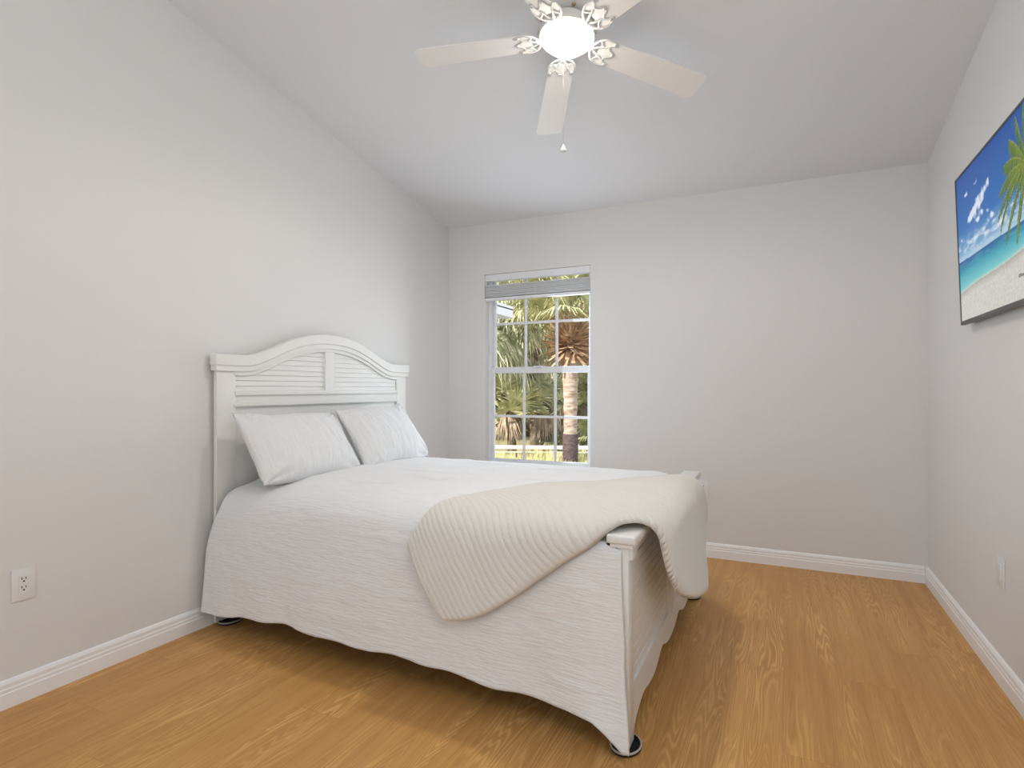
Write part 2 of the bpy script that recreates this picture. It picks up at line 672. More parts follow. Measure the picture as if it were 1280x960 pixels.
# mini blind, pulled up under its head rail
bl = thing('window_blind', 'white slatted mini blind raised to the top of the window', 'blind', ((WX0 + WX1) / 2, YB + 0.035, WZ1))
bm = bmesh.new()
box(bm, -hw + 0.002, hw - 0.002, -0.033, 0.022, -0.053, -0.002, 0.003)
obj('head_rail', bm, M_SLAT, bl)
for k in range(10):
    bm = bmesh.new()
    n_ = 8
    z0 = -0.091 - 0.0097 * k
    V = []
    for i in range(n_ + 1):
        u = -1 + 2 * i / n_
        yy = -0.008 + 0.022 * u
        zz = z0 + 0.002 * (1 - u * u) - 0.0052 * u + 0.001 * math.sin(k * 2.1)
        V.append([bm.verts.new((-hw + 0.004, yy, zz)), bm.verts.new((hw - 0.004, yy, zz)), bm.verts.new((hw - 0.004, yy, zz - 0.0042)), bm.verts.new((-hw + 0.004, yy, zz - 0.0042))])
    for A, B in zip(V, V[1:]):
        for q in range(4):
            bm.faces.new((A[q], A[(q + 1) % 4], B[(q + 1) % 4], B[q]))
    bm.faces.new(V[0])
    bm.faces.new(V[-1])
    obj('slat', bm, M_SLAT, bl)
bm = bmesh.new()
box(bm, -hw + 0.004, hw - 0.004, -0.031, 0.014, -0.207, -0.186, 0.003)
obj('bottom_rail', bm, M_SLAT, bl)
for xx in (-0.30, 0.0, 0.30):
    bm = bmesh.new()
    tube(bm, [(xx, -0.032, -0.05), (xx, -0.032, -0.190)], 0.0011, 6)
    obj('ladder_cord', bm, M_SLAT, bl)

# ------------------------------------------------------------------ bed
PXF = -2.441     # front of the head posts
bed = thing('bed', 'cream white cottage bed with arched headboard and low footboard', 'bed', (0, 0, 0))
HY0, HY1, HYC = 1.862, 3.372, 2.617
TOP = [(0.778, 1.296), (0.62, 1.2955), (0.575, 1.298), (0.515, 1.312), (0.432, 1.343), (0.34, 1.382), (0.227, 1.419), (0.113, 1.440), (0.0, 1.446)]
TOP = sorted(TOP)


def arch(y):
    d = abs(y - HYC)
    tab = TOP
    for i in range(len(tab) - 1):
        (a, va), (c, vc) = tab[i], tab[i + 1]
        if d <= c + 1e-9:
            pm = tab[i - 1] if i else (-c, vc)
            pn = tab[i + 2] if i + 2 < len(tab) else (2 * c - a, vc)
            ma = (vc - pm[1]) / (c - pm[0])
            mc = (pn[1] - va) / (pn[0] - a)
            h = c - a
            t = (d - a) / h
            return (2 * t ** 3 - 3 * t * t + 1) * va + (t ** 3 - 2 * t * t + t) * h * ma + (-2 * t ** 3 + 3 * t * t) * vc + (t ** 3 - t * t) * h * mc
    return tab[-1][1]


def spread(half):
    return [HYC - half + 2 * half * i / 80 for i in range(81)]


XB = -2.466      # back of the headboard, against the wall's baseboard
ys = spread(0.775)
bm = bmesh.new()
strip_solid(bm, [(y, arch(y)) for y in ys], [(y, arch(y) - 0.057) for y in ys], XB - 0.002, -2.421)
cap = obj('headboard_cap', bm, M_BED, bed, 'auto')
bv = cap.modifiers.new('soft_edge', 'BEVEL')
bv.width, bv.segments, bv.limit_method, bv.angle_limit = 0.006, 3, 'ANGLE', R(50)
bm = bmesh.new()
ys2 = spread(0.768)
strip_solid(bm, [(y, arch(y) - 0.055) for y in ys2], [(y, arch(y) - 0.082) for y in ys2], XB, -2.429)
obj('cap_moulding', bm, M_BED, cap, 'auto')
ys3 = spread(0.657)
bm = bmesh.new()
strip_solid(bm, [(y, arch(y) - 0.080) for y in ys3], [(y, arch(y) - 0.102) for y in ys3], XB + 0.004, -2.438)
obj('arch_bead', bm, M_BED, cap, 'auto')
for y0, y1 in ((HY0, HY0 + 0.104), (HY1 - 0.104, HY1)):
    bm = bmesh.new()
    box(bm, XB + 0.003, PXF, y0, y1, 0.562, 1.222, 0.003)
    post = obj('headboard_post', bm, M_BED, bed, 'auto')
    bm = bmesh.new()
    box(bm, XB, -2.450, y0 + 0.001, y1 - 0.004, 0.008, 1.20, 0.002)
    obj('leg', bm, M_BED, post, 'auto')
# louvred fields: slanted slats cut to the arch
bm = bmesh.new()
for k in range(9):
    z0 = 1.113 + 0.0285 * k
    top = z0 + 0.0275
    seg = [HY0 + 0.10 + (HY1 - HY0 - 0.20) * i / 60 for i in range(61)]
    ok = [y for y in seg if arch(y) - 0.085 > top - 0.02]
    if not ok:
        continue
    a, b = min(ok), max(ok)
    prism(bm, [(-2.456, z0), (-2.4475, z0), (-2.4525, top), (-2.456, top + 0.001)], 'y', a, b)
lf = obj('louvre_panel', bm, M_BED, bed)
bm = bmesh.new()
strip_solid(bm, [(y, arch(y) - 0.06) for y in ys3], [(y, 0.45) for y in ys3], XB + 0.001, -2.4545)
obj('back_panel', bm, M_BED, bed)
bm = bmesh.new()
strip_solid(bm, [(HYC - 0.0385, arch(HYC - 0.0385) - 0.088), (HYC, arch(HYC) - 0.088), (HYC + 0.0385, arch(HYC + 0.0385) - 0.088)],
            [(HYC - 0.0385, 1.10), (HYC, 1.10), (HYC + 0.0385, 1.10)], XB + 0.004, -2.441)
obj('mullion', bm, M_BED, bed, 'auto')
bm = bmesh.new()
box(bm, XB + 0.004, -2.444, HY0 + 0.10, HY1 - 0.10, 1.045, 1.114, 0.003)
box(bm, XB + 0.004, -2.433, HY0 + 0.100, HY1 - 0.100, 1.094, 1.116, 0.004)
box(bm, XB + 0.004, -2.435, HY0 + 0.092, HY1 - 0.092, 1.038, 1.056, 0.004)
obj('cross_rail', bm, M_BED, bed, 'auto')
# side rails, hidden by the comforter
for yy in (1.875, 3.165):
    bm = bmesh.new()
    box(bm, -2.44, -0.47, yy, yy + 0.025, 0.20, 0.36, 0.004)
    obj('side_rail', bm, M_BED, bed)

# footboard
FX0, FX1 = -0.466, -0.430
FY0, FY1 = 1.745, 3.255
bm = bmesh.new()
box(bm, -0.497, -0.405, FY0 - 0.018, FY1 + 0.012, 0.648, 0.676, 0.007, 3)
fcap = obj('footboard_cap', bm, M_BED, bed, 'auto')
bm = bmesh.new()
box(bm, -0.488, -0.414, FY0 - 0.010, FY1 + 0.006, 0.634, 0.650, 0.005)
obj('cap_moulding', bm, M_BED, fcap, 'auto')
for y0, y1, s in ((FY0, FY0 + 0.072, 1), (FY1 - 0.072, FY1, -1)):
    bm = bmesh.new()
    box(bm, FX0, FX1, y0, y1, 0.008, 0.640, 0.003)
    fp = obj('footboard_post', bm, M_BED, bed, 'auto')
    bm = bmesh.new()
    yc0 = y0 + 0.036
    box(bm, FX1 - 0.004, FX1 + 0.012, yc0 - 0.030, yc0 + 0.038 * s + 0.0, 0.596, 0.640, 0.004) if s > 0 else box(bm, FX1 - 0.004, FX1 + 0.012, yc0 - 0.038, yc0 + 0.030, 0.596, 0.640, 0.004)
    obj('corbel', bm, M_BED, fp, 'auto')
# horizontal bead boards
bm = bmesh.new()
nb = 13
for k in range(nb):
    z0 = 0.185 + (0.62 - 0.185) * k / nb
    z1 = 0.185 + (0.62 - 0.185) * (k + 1) / nb
    box(bm, FX0 + 0.008, FX1 - 0.011, FY0 + 0.07, FY1 - 0.07, z0 + 0.0004, z1 - 0.0004, 0.0025, 1)
box(bm, FX0 + 0.007, FX1 - 0.015, FY0 + 0.071, FY1 - 0.071, 0.186, 0.619)
obj('bead_board', bm, M_BED, bed)
bm = bmesh.new()
for yc in (2.405, 2.595):
    pass
box(bm, FX0 + 0.004, FX1 - 0.001, 2.440, 2.500 + 0.06, 0.16, 0.636, 0.003)
obj('stile', bm, M_BED, bed, 'auto')
bm = bmesh.new()
box(bm, FX0 + 0.002, FX1 - 0.001, FY0 + 0.07, FY1 - 0.07, 0.600, 0.637, 0.003)
obj('upper_rail', bm, M_BED, bed, 'auto')
# scalloped apron below the bead board
AP = [(0.0, 0.020), (0.010, 0.036), (0.045, 0.062), (0.12, 0.083), (0.17, 0.086), (0.26, 0.072), (0.33, 0.070), (0.40, 0.085), (0.46, 0.105), (0.50, 0.108), (0.56, 0.090), (0.62, 0.078), (0.683, 0.075)]
half = catmull([(a, b, 0) for a, b in AP], 6)
ysA = [FY0 + 0.072 + p.x for p in half]
zsA = [p.y for p in half]
yc = (FY0 + FY1) / 2
full = list(zip(ysA, zsA))
full += [(2 * yc - y, z) for y, z in reversed(full[:-1])]
bm = bmesh.new()
strip_solid(bm, [(y, 0.188) for y, z in full], full, FX0 + 0.006, FX1 - 0.002)
obj('apron', bm, M_BED, bed, 'auto')

# furniture cups under the legs
CUPS = [((-2.419, HY0 + 0.060), 'black rubber cup under the headboard leg beside the outlet wall'),
        ((-0.448, FY0 + 0.036), 'black furniture cup with pale rim under nearest footboard leg'),
        ((-0.448, FY1 - 0.036), 'black furniture cup with pale rim under the footboard leg by the back wall')]
cup0 = None
for (cx, cy), lab in CUPS:
    if cup0 is None:
        cup = thing('furniture_cup', lab, 'furniture cup', (cx, cy, 0), group='furniture cups under the bed legs')
        bm = bmesh.new()
        S = Matrix.Diagonal((1.0, 1.25, 1.0, 1.0))
        lathe(bm, [(0.0, 0.0), (0.045, 0.0), (0.048, 0.003), (0.047, 0.012), (0.043, 0.012), (0.041, 0.007), (0.0, 0.007)], 40, S)
        obj('cup', bm, M_BLACK, cup, 'auto')
        bm = bmesh.new()
        lathe(bm, [(0.0445, 0.0120), (0.0490, 0.0090), (0.0500, 0.0125), (0.0475, 0.0150), (0.0445, 0.0135)], 40, S, caps=False)
        obj('rim', bm, M_CUPRIM, cup, 'auto')
        cup0 = cup
    else:
        c = cup0.copy()
        COL.objects.link(c)
        c.location = (cx, cy, 0)
        c['label'] = lab
        for ch in list(cup0.children):
            d = ch.copy()
            COL.objects.link(d)
            d.parent = c
# the headboard leg sits on top of a cup: legs end just inside the cups

# ------------------------------------------------------------------ mattress
bm = bmesh.new()
box(bm, -2.42, -0.53, 1.885, 3.150, 0.36, 0.640, 0.05, 4)
mt = obj('mattress', bm, M_PILLOW, None, True)
tag(mt, 'thick mattress under the white comforter on the bed', 'mattress')

# ------------------------------------------------------------------ comforter
SEC = [(1.700, 0.04), (1.716, 0.15), (1.733, 0.33), (1.752, 0.50), (1.772, 0.585), (1.802, 0.640), (1.850, 0.672), (1.93, 0.688), (2.10, 0.698), (2.5, 0.703),
       (2.95, 0.694), (3.10, 0.684), (3.18, 0.664), (3.222, 0.615), (3.240, 0.52), (3.255, 0.33), (3.270, 0.045)]
SECP = catmull([(y, z, 0) for y, z in SEC], 10)
# the same section where the sheet is drawn square over the foot corner
SECF = [(1.690, 0.04), (1.708, 0.15), (1.719, 0.33), (1.727, 0.50), (1.730, 0.585), (1.738, 0.632), (1.775, 0.668)] + SEC[7:]
SECF = SECF[:7] + [(1.93, 0.688)] + SEC[8:]
SECFP = catmull([(y, z, 0) for y, z in SECF], 10)
SECL = [0.0]
for a_, b_ in zip(SECP, SECP[1:]):
    SECL.append(SECL[-1] + (b_ - a_).length)


def sec_at(s, foot=0.0):
    """point (y,z) at arc length s from the near hem"""
    if s <= 0:
        d = (SECP[0] - SECP[1]).normalized()
        p = SECP[0] + d * (-s)
        return p.x, p.y
    if s >= SECL[-1]:
        return SECP[-1].x, SECP[-1].y
    lo, hi = 0, len(SECL) - 1
    while hi - lo > 1:
        m_ = (lo + hi) // 2
        if SECL[m_] <= s:
            lo = m_
        else:
            hi = m_
    t_ = (s - SECL[lo]) / (SECL[hi] - SECL[lo])
    p = SECP[lo].lerp(SECP[hi], t_)
    if foot > 0:
        p = p.lerp(SECFP[lo].lerp(SECFP[hi], t_), foot)
    return p.x, p.y


def s_of_z(z):
    for i in range(len(SECP) - 1):
        if SECP[i].y <= z <= SECP[i + 1].y:
            return SECL[i] + (z - SECP[i].y) / max(1e-6, SECP[i + 1].y - SECP[i].y) * (SECL[i + 1] - SECL[i])
    return 0.0


S_TOPY = [(SECP[i].x, SECL[i]) for i in range(len(SECP))]
HEM = [(-2.46, 0.082), (-2.42, 0.086), (-2.307, 0.100), (-2.171, 0.112), (-1.917, 0.122), (-1.686, 0.126), (-1.475, 0.125), (-1.281, 0.120), (-0.937, 0.120), (-0.641, 0.112), (-0.555, 0.096), (-0.479, 0.050), (-0.418, 0.020)]


SKEW = 0.075


def comforter():
    me = bpy.data.meshes.new('comforter')
    NU, NV = 230, 300
    verts, uvs = [], []
    for i in range(NU + 1):
        u = i / NU
        for j in range(NV + 1):
            v = j / NV
            # arc parameter, dense on near side
            xg = -2.44 + 2.0 * u
            s0 = s_of_z(interp(HEM, xg) + 0.006 * math.sin(xg * 9.0) + 0.004 * math.sin(xg * 23 + 1))
            s = s0 + (SECL[-1] - s0) * v
            y, z = sec_at(s, sm(-0.85, -0.55, xg))
            side = sm(0.66, 0.55, z) * (1 if y < 2.5 else 0)
            x0 = -2.408 - 0.042 * sm(0.60, 0.34, z) * (1 if y < 2.5 else 0)
            xe = -0.500
            if y < 2.5:
                xe += 0.050 * sm(0.641, 0.629, z) + 0.012 * sm(0.57, 0.30, z) + 0.026 * sm(0.30, 0.02, z)
            x = x0 + (xe - x0) * u
            # soft vertical folds on the drop, dimples on the top
            wob = 0.0
            fall = sm(0.62, 0.15, z)
            wob += 0.018 * fall * fbm(x * 3.6, z * 0.9, 3.1, 2)
            wob += 0.006 * fall * math.sin(x * 17 + 2.0 * fbm(x * 2, z * 2, 7.7, 1))
            wob += 0.004 * fbm(x * 8, y * 6, z * 6, 3)
            wr = fbm(x * 5.0 + 2 * fbm(x * 2, y * 2, 1.0, 1), y * 22.0 + z * 22, 5.5, 3)
            wob += 0.0050 * max(0.0, wr - 0.1)
            fine = fbm(x * 9.0, (y if z > 0.62 else 0) * 70 + z * 70, 9.9, 2)
            wob += 0.0016 * fine
            # stitched tuck lines
            topw = sm(0.655, 0.68, z)
            tuck = 0.0
            for (tx, ty, tl) in ((-1.55, 2.30, 0.09), (-1.52, 2.92, 0.14), (-1.05, 2.86, 0.16), (-1.05, 2.45, 0.10), (-1.75, 2.05, 0.09)):
                dx = abs(x - tx) / tl
                if dx < 1.6:
                    tuck += 0.014 * math.exp(-((y - ty + 0.02 * math.sin(x * 20)) / 0.022) ** 2) * max(0, 1 - (dx / 1.6) ** 2)
            wob -= tuck * topw
            # keep wrinkles gentle where the drop passes in front of posts
            ny, nz_ = (-0.98, 0.15) if (y < 2.5 and z < 0.6) else ((0.98, 0.15) if z < 0.6 else (0.0, 1.0))
            if z >= 0.6 and (y < 1.86):
                t_ = sm(0.6, 0.68, z)
                ny, nz_ = -0.98 * (1 - t_), 0.2 + 0.8 * t_
            endw = min(1.0, (1 - u) / 0.05, u / 0.02 + 0.2)
            amp = endw if fall > 0 else 1.0
            yy = y + ny * wob * amp
            zz = z + nz_ * wob
            # the drop leans with the bed frame: further from the lens at the head
            if y < 2.5:
                yy += SKEW * max(0.0, min(1.0, (-0.55 - x) / 1.85)) * sm(2.45, 2.0, y)
            zz -= 0.020 * sm(-0.62, -0.50, x) * sm(0.64, 0.675, z)
            if y < 2.2:
                zz -= 0.034 * sm(-1.95, -2.38, x) * sm(2.2, 1.9, y) * sm(0.45, 0.62, z)
                yy -= 0.022 * sm(-0.66, -0.47, x) * sm(0.30, 0.04, z)
            verts.append((x, yy, zz))
            uvs.append((x, s))
    faces = []
    for i in range(NU):
        for j in range(NV):
            a = i * (NV + 1) + j
            faces.append((a, a + NV + 1, a + NV + 2, a + 1))
    me.from_pydata(verts, [], faces)
    ul = me.uv_layers.new(name='UVMap')
    for lp in me.loops:
        ul.data[lp.index].uv = uvs[lp.vertex_index]
    o = obj('comforter', me, M_COMF, None, True)
    md = o.modifiers.new('thickness', 'SOLIDIFY')
    md.thickness = 0.012
    md.offset = -1.0
    tag(o, 'white crinkled comforter spread over the bed and hanging down its side', 'comforter')
    return o


comforter()


# ------------------------------------------------------------------ pillows
def pillow(name, label, w, h, tk, loc, lean, yaw, roll, seed):
    me = bpy.data.meshes.new(name)
    N = 70
    verts, faces, uvs = [], [], []
    for side in (1, -1):
        for i in range(N + 1):
            for j in range(N + 1):
                u = -1 + 2 * i / N
                v = -1 + 2 * j / N
                # pincushion outline
                px = u * (w / 2) * (1 - 0.055 * (1 - v * v) * 0 - 0.06 * (1 - abs(u)) * 0)
                px = u * (w / 2) * (1 - 0.045 * (1 - v ** 2) * abs(u) ** 3)
                pz = v * (h / 2) * (1 - 0.060 * (1 - u ** 2) * abs(v) ** 3)
                e = max(0.0, (1 - abs(u) ** 2.6)) ** 0.62 * max(0.0, (1 - abs(v) ** 2.4)) ** 0.62
                th = tk / 2 * e
                rad = math.hypot(abs(u) - 1, abs(v) - 1)
                crease = 0.010 * math.sin(math.atan2(1 - abs(v) + 1e-4, 1 - abs(u) + 1e-4) * 9 + seed) * sm(0.75, 0.15, rad) * sm(0.0, 0.12, rad)
                wr = 0.008 * fbm(px * 6 + seed, pz * 5, side * 3.0, 3) * min(1, e * 3) + 0.0055 * fbm(px * 45, pz * 7 + seed, side, 2) * min(1, e * 3)
                y = side * (th + (crease + wr) * (1 if e > 0.001 else 0))
                # sag: fuller at the bottom
                y *= 1.0 + 0.16 * (-v)
                verts.append((px, y, pz + 0.006 * math.sin(u * 5 + seed)))
                uvs.append((px, pz))
    S = (N + 1) ** 2
    for k in range(2):
        for i in range(N):
            for j in range(N):
                a = k * S + i * (N + 1) + j
                f = (a, a + N + 1, a + N + 2, a + 1)
                faces.append(f if k else f[::-1])
    me.from_pydata(verts, [], faces)
    ul = me.uv_layers.new(name='UVMap')
    for lp in me.loops:
        ul.data[lp.index].uv = uvs[lp.vertex_index]
    b = bmesh.new()
    b.from_mesh(me)
    bmesh.ops.remove_doubles(b, verts=b.verts, dist=0.0004)
    bmesh.ops.recalc_face_normals(b, faces=b.faces)
    b.to_mesh(me)
    b.free()
    o = obj(name, me, M_PILLOW, None, True)
    # local: x = width, y = thickness, z = height; stand it with the width along world y, leaning back to -x
    base = Matrix.Rotation(R(90), 4, 'Z')
    o.matrix_world = Matrix.Translation(loc) @ Matrix.Rotation(yaw, 4, 'Z') @ Matrix.Rotation(-lean, 4, 'Y') @ Matrix.Rotation(roll, 4, 'X') @ base
    tag(o, label, 'pillow', 'white pillows on the bed')
    return o


pillow('pillow', 'white crinkled pillow nearer the outlet, overlapping the other pillow', 0.665, 0.39, 0.19, (-2.215, 2.180, 0.840), R(34), R(1), R(-1.5), 0.4)
pillow('pillow', 'white crinkled pillow on the window side of the bed', 0.66, 0.41, 0.18, (-2.215, 2.850, 0.848), R(33), R(2), R(1.0), 2.3)


# ------------------------------------------------------------------ ribbed throw
def throw():
    ZT = 0.71

    def fold(a, b):
        # b: y on the top, arc length below y=1.90 on the near side; a: x on the top, drop beyond the footboard
        s190 = interp(S_TOPY, 1.90)
        w = sm(-1.0, -0.58, a)
        if b < 1.90:
            y, z = sec_at(s190 - (1.90 - b))
        else:
            y = b
            z = sec_at(interp(S_TOPY, min(b, 3.1)))[1]
        # near the foot the blanket turns over a squarer edge
        rr_, yc_, zt_ = 0.055, 1.736, 0.684
        if b >= yc_ + rr_:
            yf, zf = b, zt_
        else:
            ang = min((yc_ + rr_ - b) / rr_, math.pi / 2)
            rest_ = max(0.0, (yc_ + rr_ - b) - rr_ * math.pi / 2)
            yf = yc_ + rr_ - rr_ * math.sin(ang)
            zf = zt_ - rr_ * (1 - math.cos(ang)) - rest_
        y = y + (yf - y) * w
        z = z + (zf - z) * w
        x = a
        xe, r, dr = -0.430, 0.055, R(83)
        if a > xe:
            da = a - xe
            th = min(da / r, dr)
            rest = max(0.0, da - r * dr)
            x = xe + r * math.sin(th) + rest * math.cos(dr)
            z = z - r * (1 - math.cos(th)) - rest * math.sin(dr)
        return Vector((x, y, z))

    # outline in unrolled coordinates
    eA = catmull([(-1.255, 1.695, 0), (-1.19, 1.58, 0), (-1.085, 1.445, 0)], 20)              # short edge hanging on the near side
    eB = catmull([(-1.085, 1.445, 0), (-0.95, 1.475, 0), (-0.80, 1.545, 0), (-0.64, 1.64, 0), (-0.51, 1.73, 0), (-0.42, 1.815, 0), (-0.33, 1.87, 0), (-0.22, 1.93, 0), (-0.12, 2.05, 0), (-0.03, 2.28, 0), (0.035, 2.54, 0)], 10)
    eC = catmull([(-0.52, 2.71, 0), (-0.46, 2.77, 0), (-0.39, 2.81, 0), (-0.31, 2.83, 0), (-0.23, 2.84, 0), (-0.15, 2.72, 0), (-0.07, 2.60, 0), (0.035, 2.54, 0)], 20)
    eD = catmull([(-1.255, 1.695, 0), (-1.19, 1.82, 0), (-1.09, 1.95, 0), (-0.98, 2.13, 0), (-0.83, 2.30, 0), (-0.70, 2.46, 0), (-0.58, 2.63, 0), (-0.52, 2.71, 0)], 10)

    def samp(c, t):
        L = [0.0]
        for p, q in zip(c, c[1:]):
            L.append(L[-1] + (q - p).length)
        d = t * L[-1]
        for k in range(len(c) - 1):
            if d <= L[k + 1] + 1e-9:
                f = (d - L[k]) / max(1e-9, L[k + 1] - L[k])
                return c[k].lerp(c[k + 1], f)
        return c[-1]
    NS, NT_ = 680, 60
    B = [samp(eB, i / NS) for i in range(NS + 1)]
    D = [samp(eD, i / NS) for i in range(NS + 1)]
    A = [samp(eA, j / NT_) for j in range(NT_ + 1)]      # D side -> B side
    C = [samp(eC, j / NT_) for j in range(NT_ + 1)]

    def lerp_list(lst, t):
        q = max(0.0, min(1.0, t)) * (len(lst) - 1)
        k = min(int(q), len(lst) - 2)
        return lst[k].lerp(lst[k + 1], q - k)

    def coons(s, t):
        d, b = lerp_list(D, s), lerp_list(B, s)
        a, c = lerp_list(A, t), lerp_list(C, t)
        p = d * (1 - t) + b * t + a * (1 - s) + c * s
        p -= A[0] * (1 - s) * (1 - t) + A[-1] * (1 - s) * t + C[0] * s * (1 - t) + C[-1] * s * t
        return p
    LS, LT = 1.75, 0.40
    rc = 0.035
    verts_t, verts_b, uv = [], [], []
    for i in range(NS + 1):
        for j in range(NT_ + 1):
            # rounded-rectangle remap
            X = (i / NS - 0.5) * LS
            Y = (j / NT_ - 0.5) * LT
            ax, ay = abs(X) - (LS / 2 - rc), abs(Y) - (LT / 2 - rc)
            if ax > 0 and ay > 0:
                f = max(ax, ay) / math.hypot(ax, ay)
                X = math.copysign(LS / 2 - rc + ax * f, X)
                Y = math.copysign(LT / 2 - rc + ay * f, Y)
            s, t = X / LS + 0.5, Y / LT + 0.5
            p = coons(s, t)
            e = 0.004
            P0 = fold(p.x, p.y)
            n = (fold(p.x + e, p.y) - fold(p.x - e, p.y)).cross(fold(p.x, p.y + e) - fold(p.x, p.y - e))
            n.normalize()
            dist = min(LS / 2 - abs(X), LT / 2 - abs(Y))
            if ax > 0 and ay > 0:
                dist = rc - max(ax, ay)
            q = max(0.0, min(1.0, dist / 0.022))
            prof = math.sqrt(max(0.0, 1 - (1 - q) ** 2))
            hang = sm(-0.40, -0.2, p.x)
            rib = 2.0 * abs(math.sin(math.pi * (s * LS + 0.05 * (t - 0.5) * LT + 0.004 * fbm(s * 9, t * 5, 2.2, 2)) / 0.0245)) ** 0.7 - 1.0
            rib_amp = 0.0012 + 0.0045 * sm(-0.62, -0.36, p.x)
            soft = 0.010 * fbm(s * 7, t * 2.5, 1.7, 2) + 0.014 * hang * math.sin(t * 9 + s * 6)
            lump = 0.018 * math.exp(-(((s - 0.62) / 0.10) ** 2)) * math.sin(math.pi * t)
            lift = 0.013 + 0.006 * math.exp(-(((p.x + 0.66) / 0.16) ** 2)) + max(0.0, soft + 0.004) * 0.8 + lump * 0.2
            thick = 0.021 * prof
            verts_t.append(P0 + n * (lift + thick + rib * rib_amp * prof))
            verts_b.append(P0 + n * lift)
            uv.append((s * LS, t * LT))
    me = bpy.data.meshes.new('throw_blanket')
    W = NT_ + 1
    NV = len(verts_t)
    faces = []
    for i in range(NS):
        for j in range(NT_):
            a = i * W + j
            faces.append((a, a + W, a + W + 1, a + 1))
            faces.append((NV + a, NV + a + 1, NV + a + W + 1, NV + a + W))
    me.from_pydata([tuple(v) for v in verts_t + verts_b], [], faces)
    ul = me.uv_layers.new(name='UVMap')
    uv2 = uv + uv
    for lp in me.loops:
        ul.data[lp.index].uv = uv2[lp.vertex_index]
    b = bmesh.new()
    b.from_mesh(me)
    bmesh.ops.remove_doubles(b, verts=b.verts, dist=0.0003)
    bmesh.ops.recalc_face_normals(b, faces=b.faces)
    b.to_mesh(me)
    b.free()
    o = obj('throw_blanket', me, M_THROW, None, True)
    tag(o, 'cream ribbed throw blanket folded across the foot of the bed and over the footboard', 'throw blanket')


throw()

# ------------------------------------------------------------------ ceiling fan, flush on the sloped ceiling
TILT = math.atan(SL)
fan = thing('ceiling_fan', 'white five blade ceiling fan with lit bowl light on sloped ceiling', 'ceiling fan', (-0.811, 2.242, 2.58), (-TILT, 0, 0))
CEIL_D = (zc(2.242) - 2.58) * math.cos(TILT)
bm = bmesh.new()
lathe(bm, [(0.0, CEIL_D), (0.095, CEIL_D), (0.098, CEIL_D - 0.012), (0.112, CEIL_D - 0.022), (0.128, CEIL_D - 0.030), (0.135, CEIL_D - 0.050), (0.135, CEIL_D - 0.085),
           (0.128, CEIL_D - 0.098), (0.105, CEIL_D - 0.106), (0.0, CEIL_D - 0.106)], 64)
mh = obj('motor_housing', bm, M_FAN, fan, 'auto')
bm = bmesh.new()
for k in range(20):
    a = 2 * math.pi * k / 20
    Mx = Matrix.Rotation(a, 4, 'Z')
    box(bm, 0.1325, 0.1362, -0.011, 0.011, CEIL_D - 0.080, CEIL_D - 0.054, 0.001, 1, Mx)
obj('vent_slots', bm, M_DARK, mh)
bm = bmesh.new()
lathe(bm, [(0.0, CEIL_D - 0.104), (0.075, CEIL_D - 0.104), (0.080, CEIL_D - 0.110), (0.080, 0.050), (0.0, 0.050)], 48)
hub = obj('switch_housing', bm, M_FAN, fan, 'auto')
for k in range(8):
    bm = bmesh.new()
    a = R(190) + 2 * math.pi * (k + 0.5) / 8
    Mx = Matrix.Rotation(a, 4, 'Z') @ Matrix.Translation((0.108, 0, CEIL_D - 0.108)) @ Matrix.Rotation(math.pi, 4, 'X')
    lathe(bm, [(0.0, 0.006), (0.006, 0.004), (0.009, 0.0), (0.009, -0.002)], 14, Mx)
    obj('screw', bm, M_BRASS, mh, True)
# light fitter ring
bm = bmesh.new()
lathe(bm, [(0.060, 0.058), (0.100, 0.056), (0.108, 0.048), (0.1165, 0.036), (0.1165, 0.006), (0.1120, 0.001), (0.1040, 0.004), (0.1020, 0.016), (0.060, 0.040)], 64, caps=False)
ring = obj('light_fitter', bm, M_FAN, fan, 'auto')
for k in range(3):
    bm = bmesh.new()
    Mx = Matrix.Rotation(R(-100) + 2 * math.pi * k / 3, 4, 'Z') @ Matrix.Translation((0.116, 0, 0.026)) @ Matrix.Rotation(R(90), 4, 'Y')
    lathe(bm, [(0.003, -0.001), (0.003, 0.002), (0.0055, 0.003), (0.0055, 0.007), (0.0, 0.008)], 12, Mx)
    obj('thumb_screw', bm, M_FAN, ring, True)
bm = bmesh.new()
prof = [(0.0985, 0.018)]
for k in range(0, 15):
    q = k / 14 * math.pi / 2
    prof.append((0.0990 * math.cos(q) ** 0.80 if k < 14 else 0.0, 0.012 - 0.064 * math.sin(q)))
lathe(bm, prof, 64, caps=False)
obj('glass_bowl', bm, M_GLOBE, fan, True)
lamp_o = bpy.data.objects.new('bowl_lamp', lamp)
lamp_o.location = Vector((-0.811, 2.242, 2.58)) - Vector((0, math.sin(TILT), math.cos(TILT))) * 0.062
lamp_o.rotation_euler = (0, 0, 0)
COL.objects.link(lamp_o)


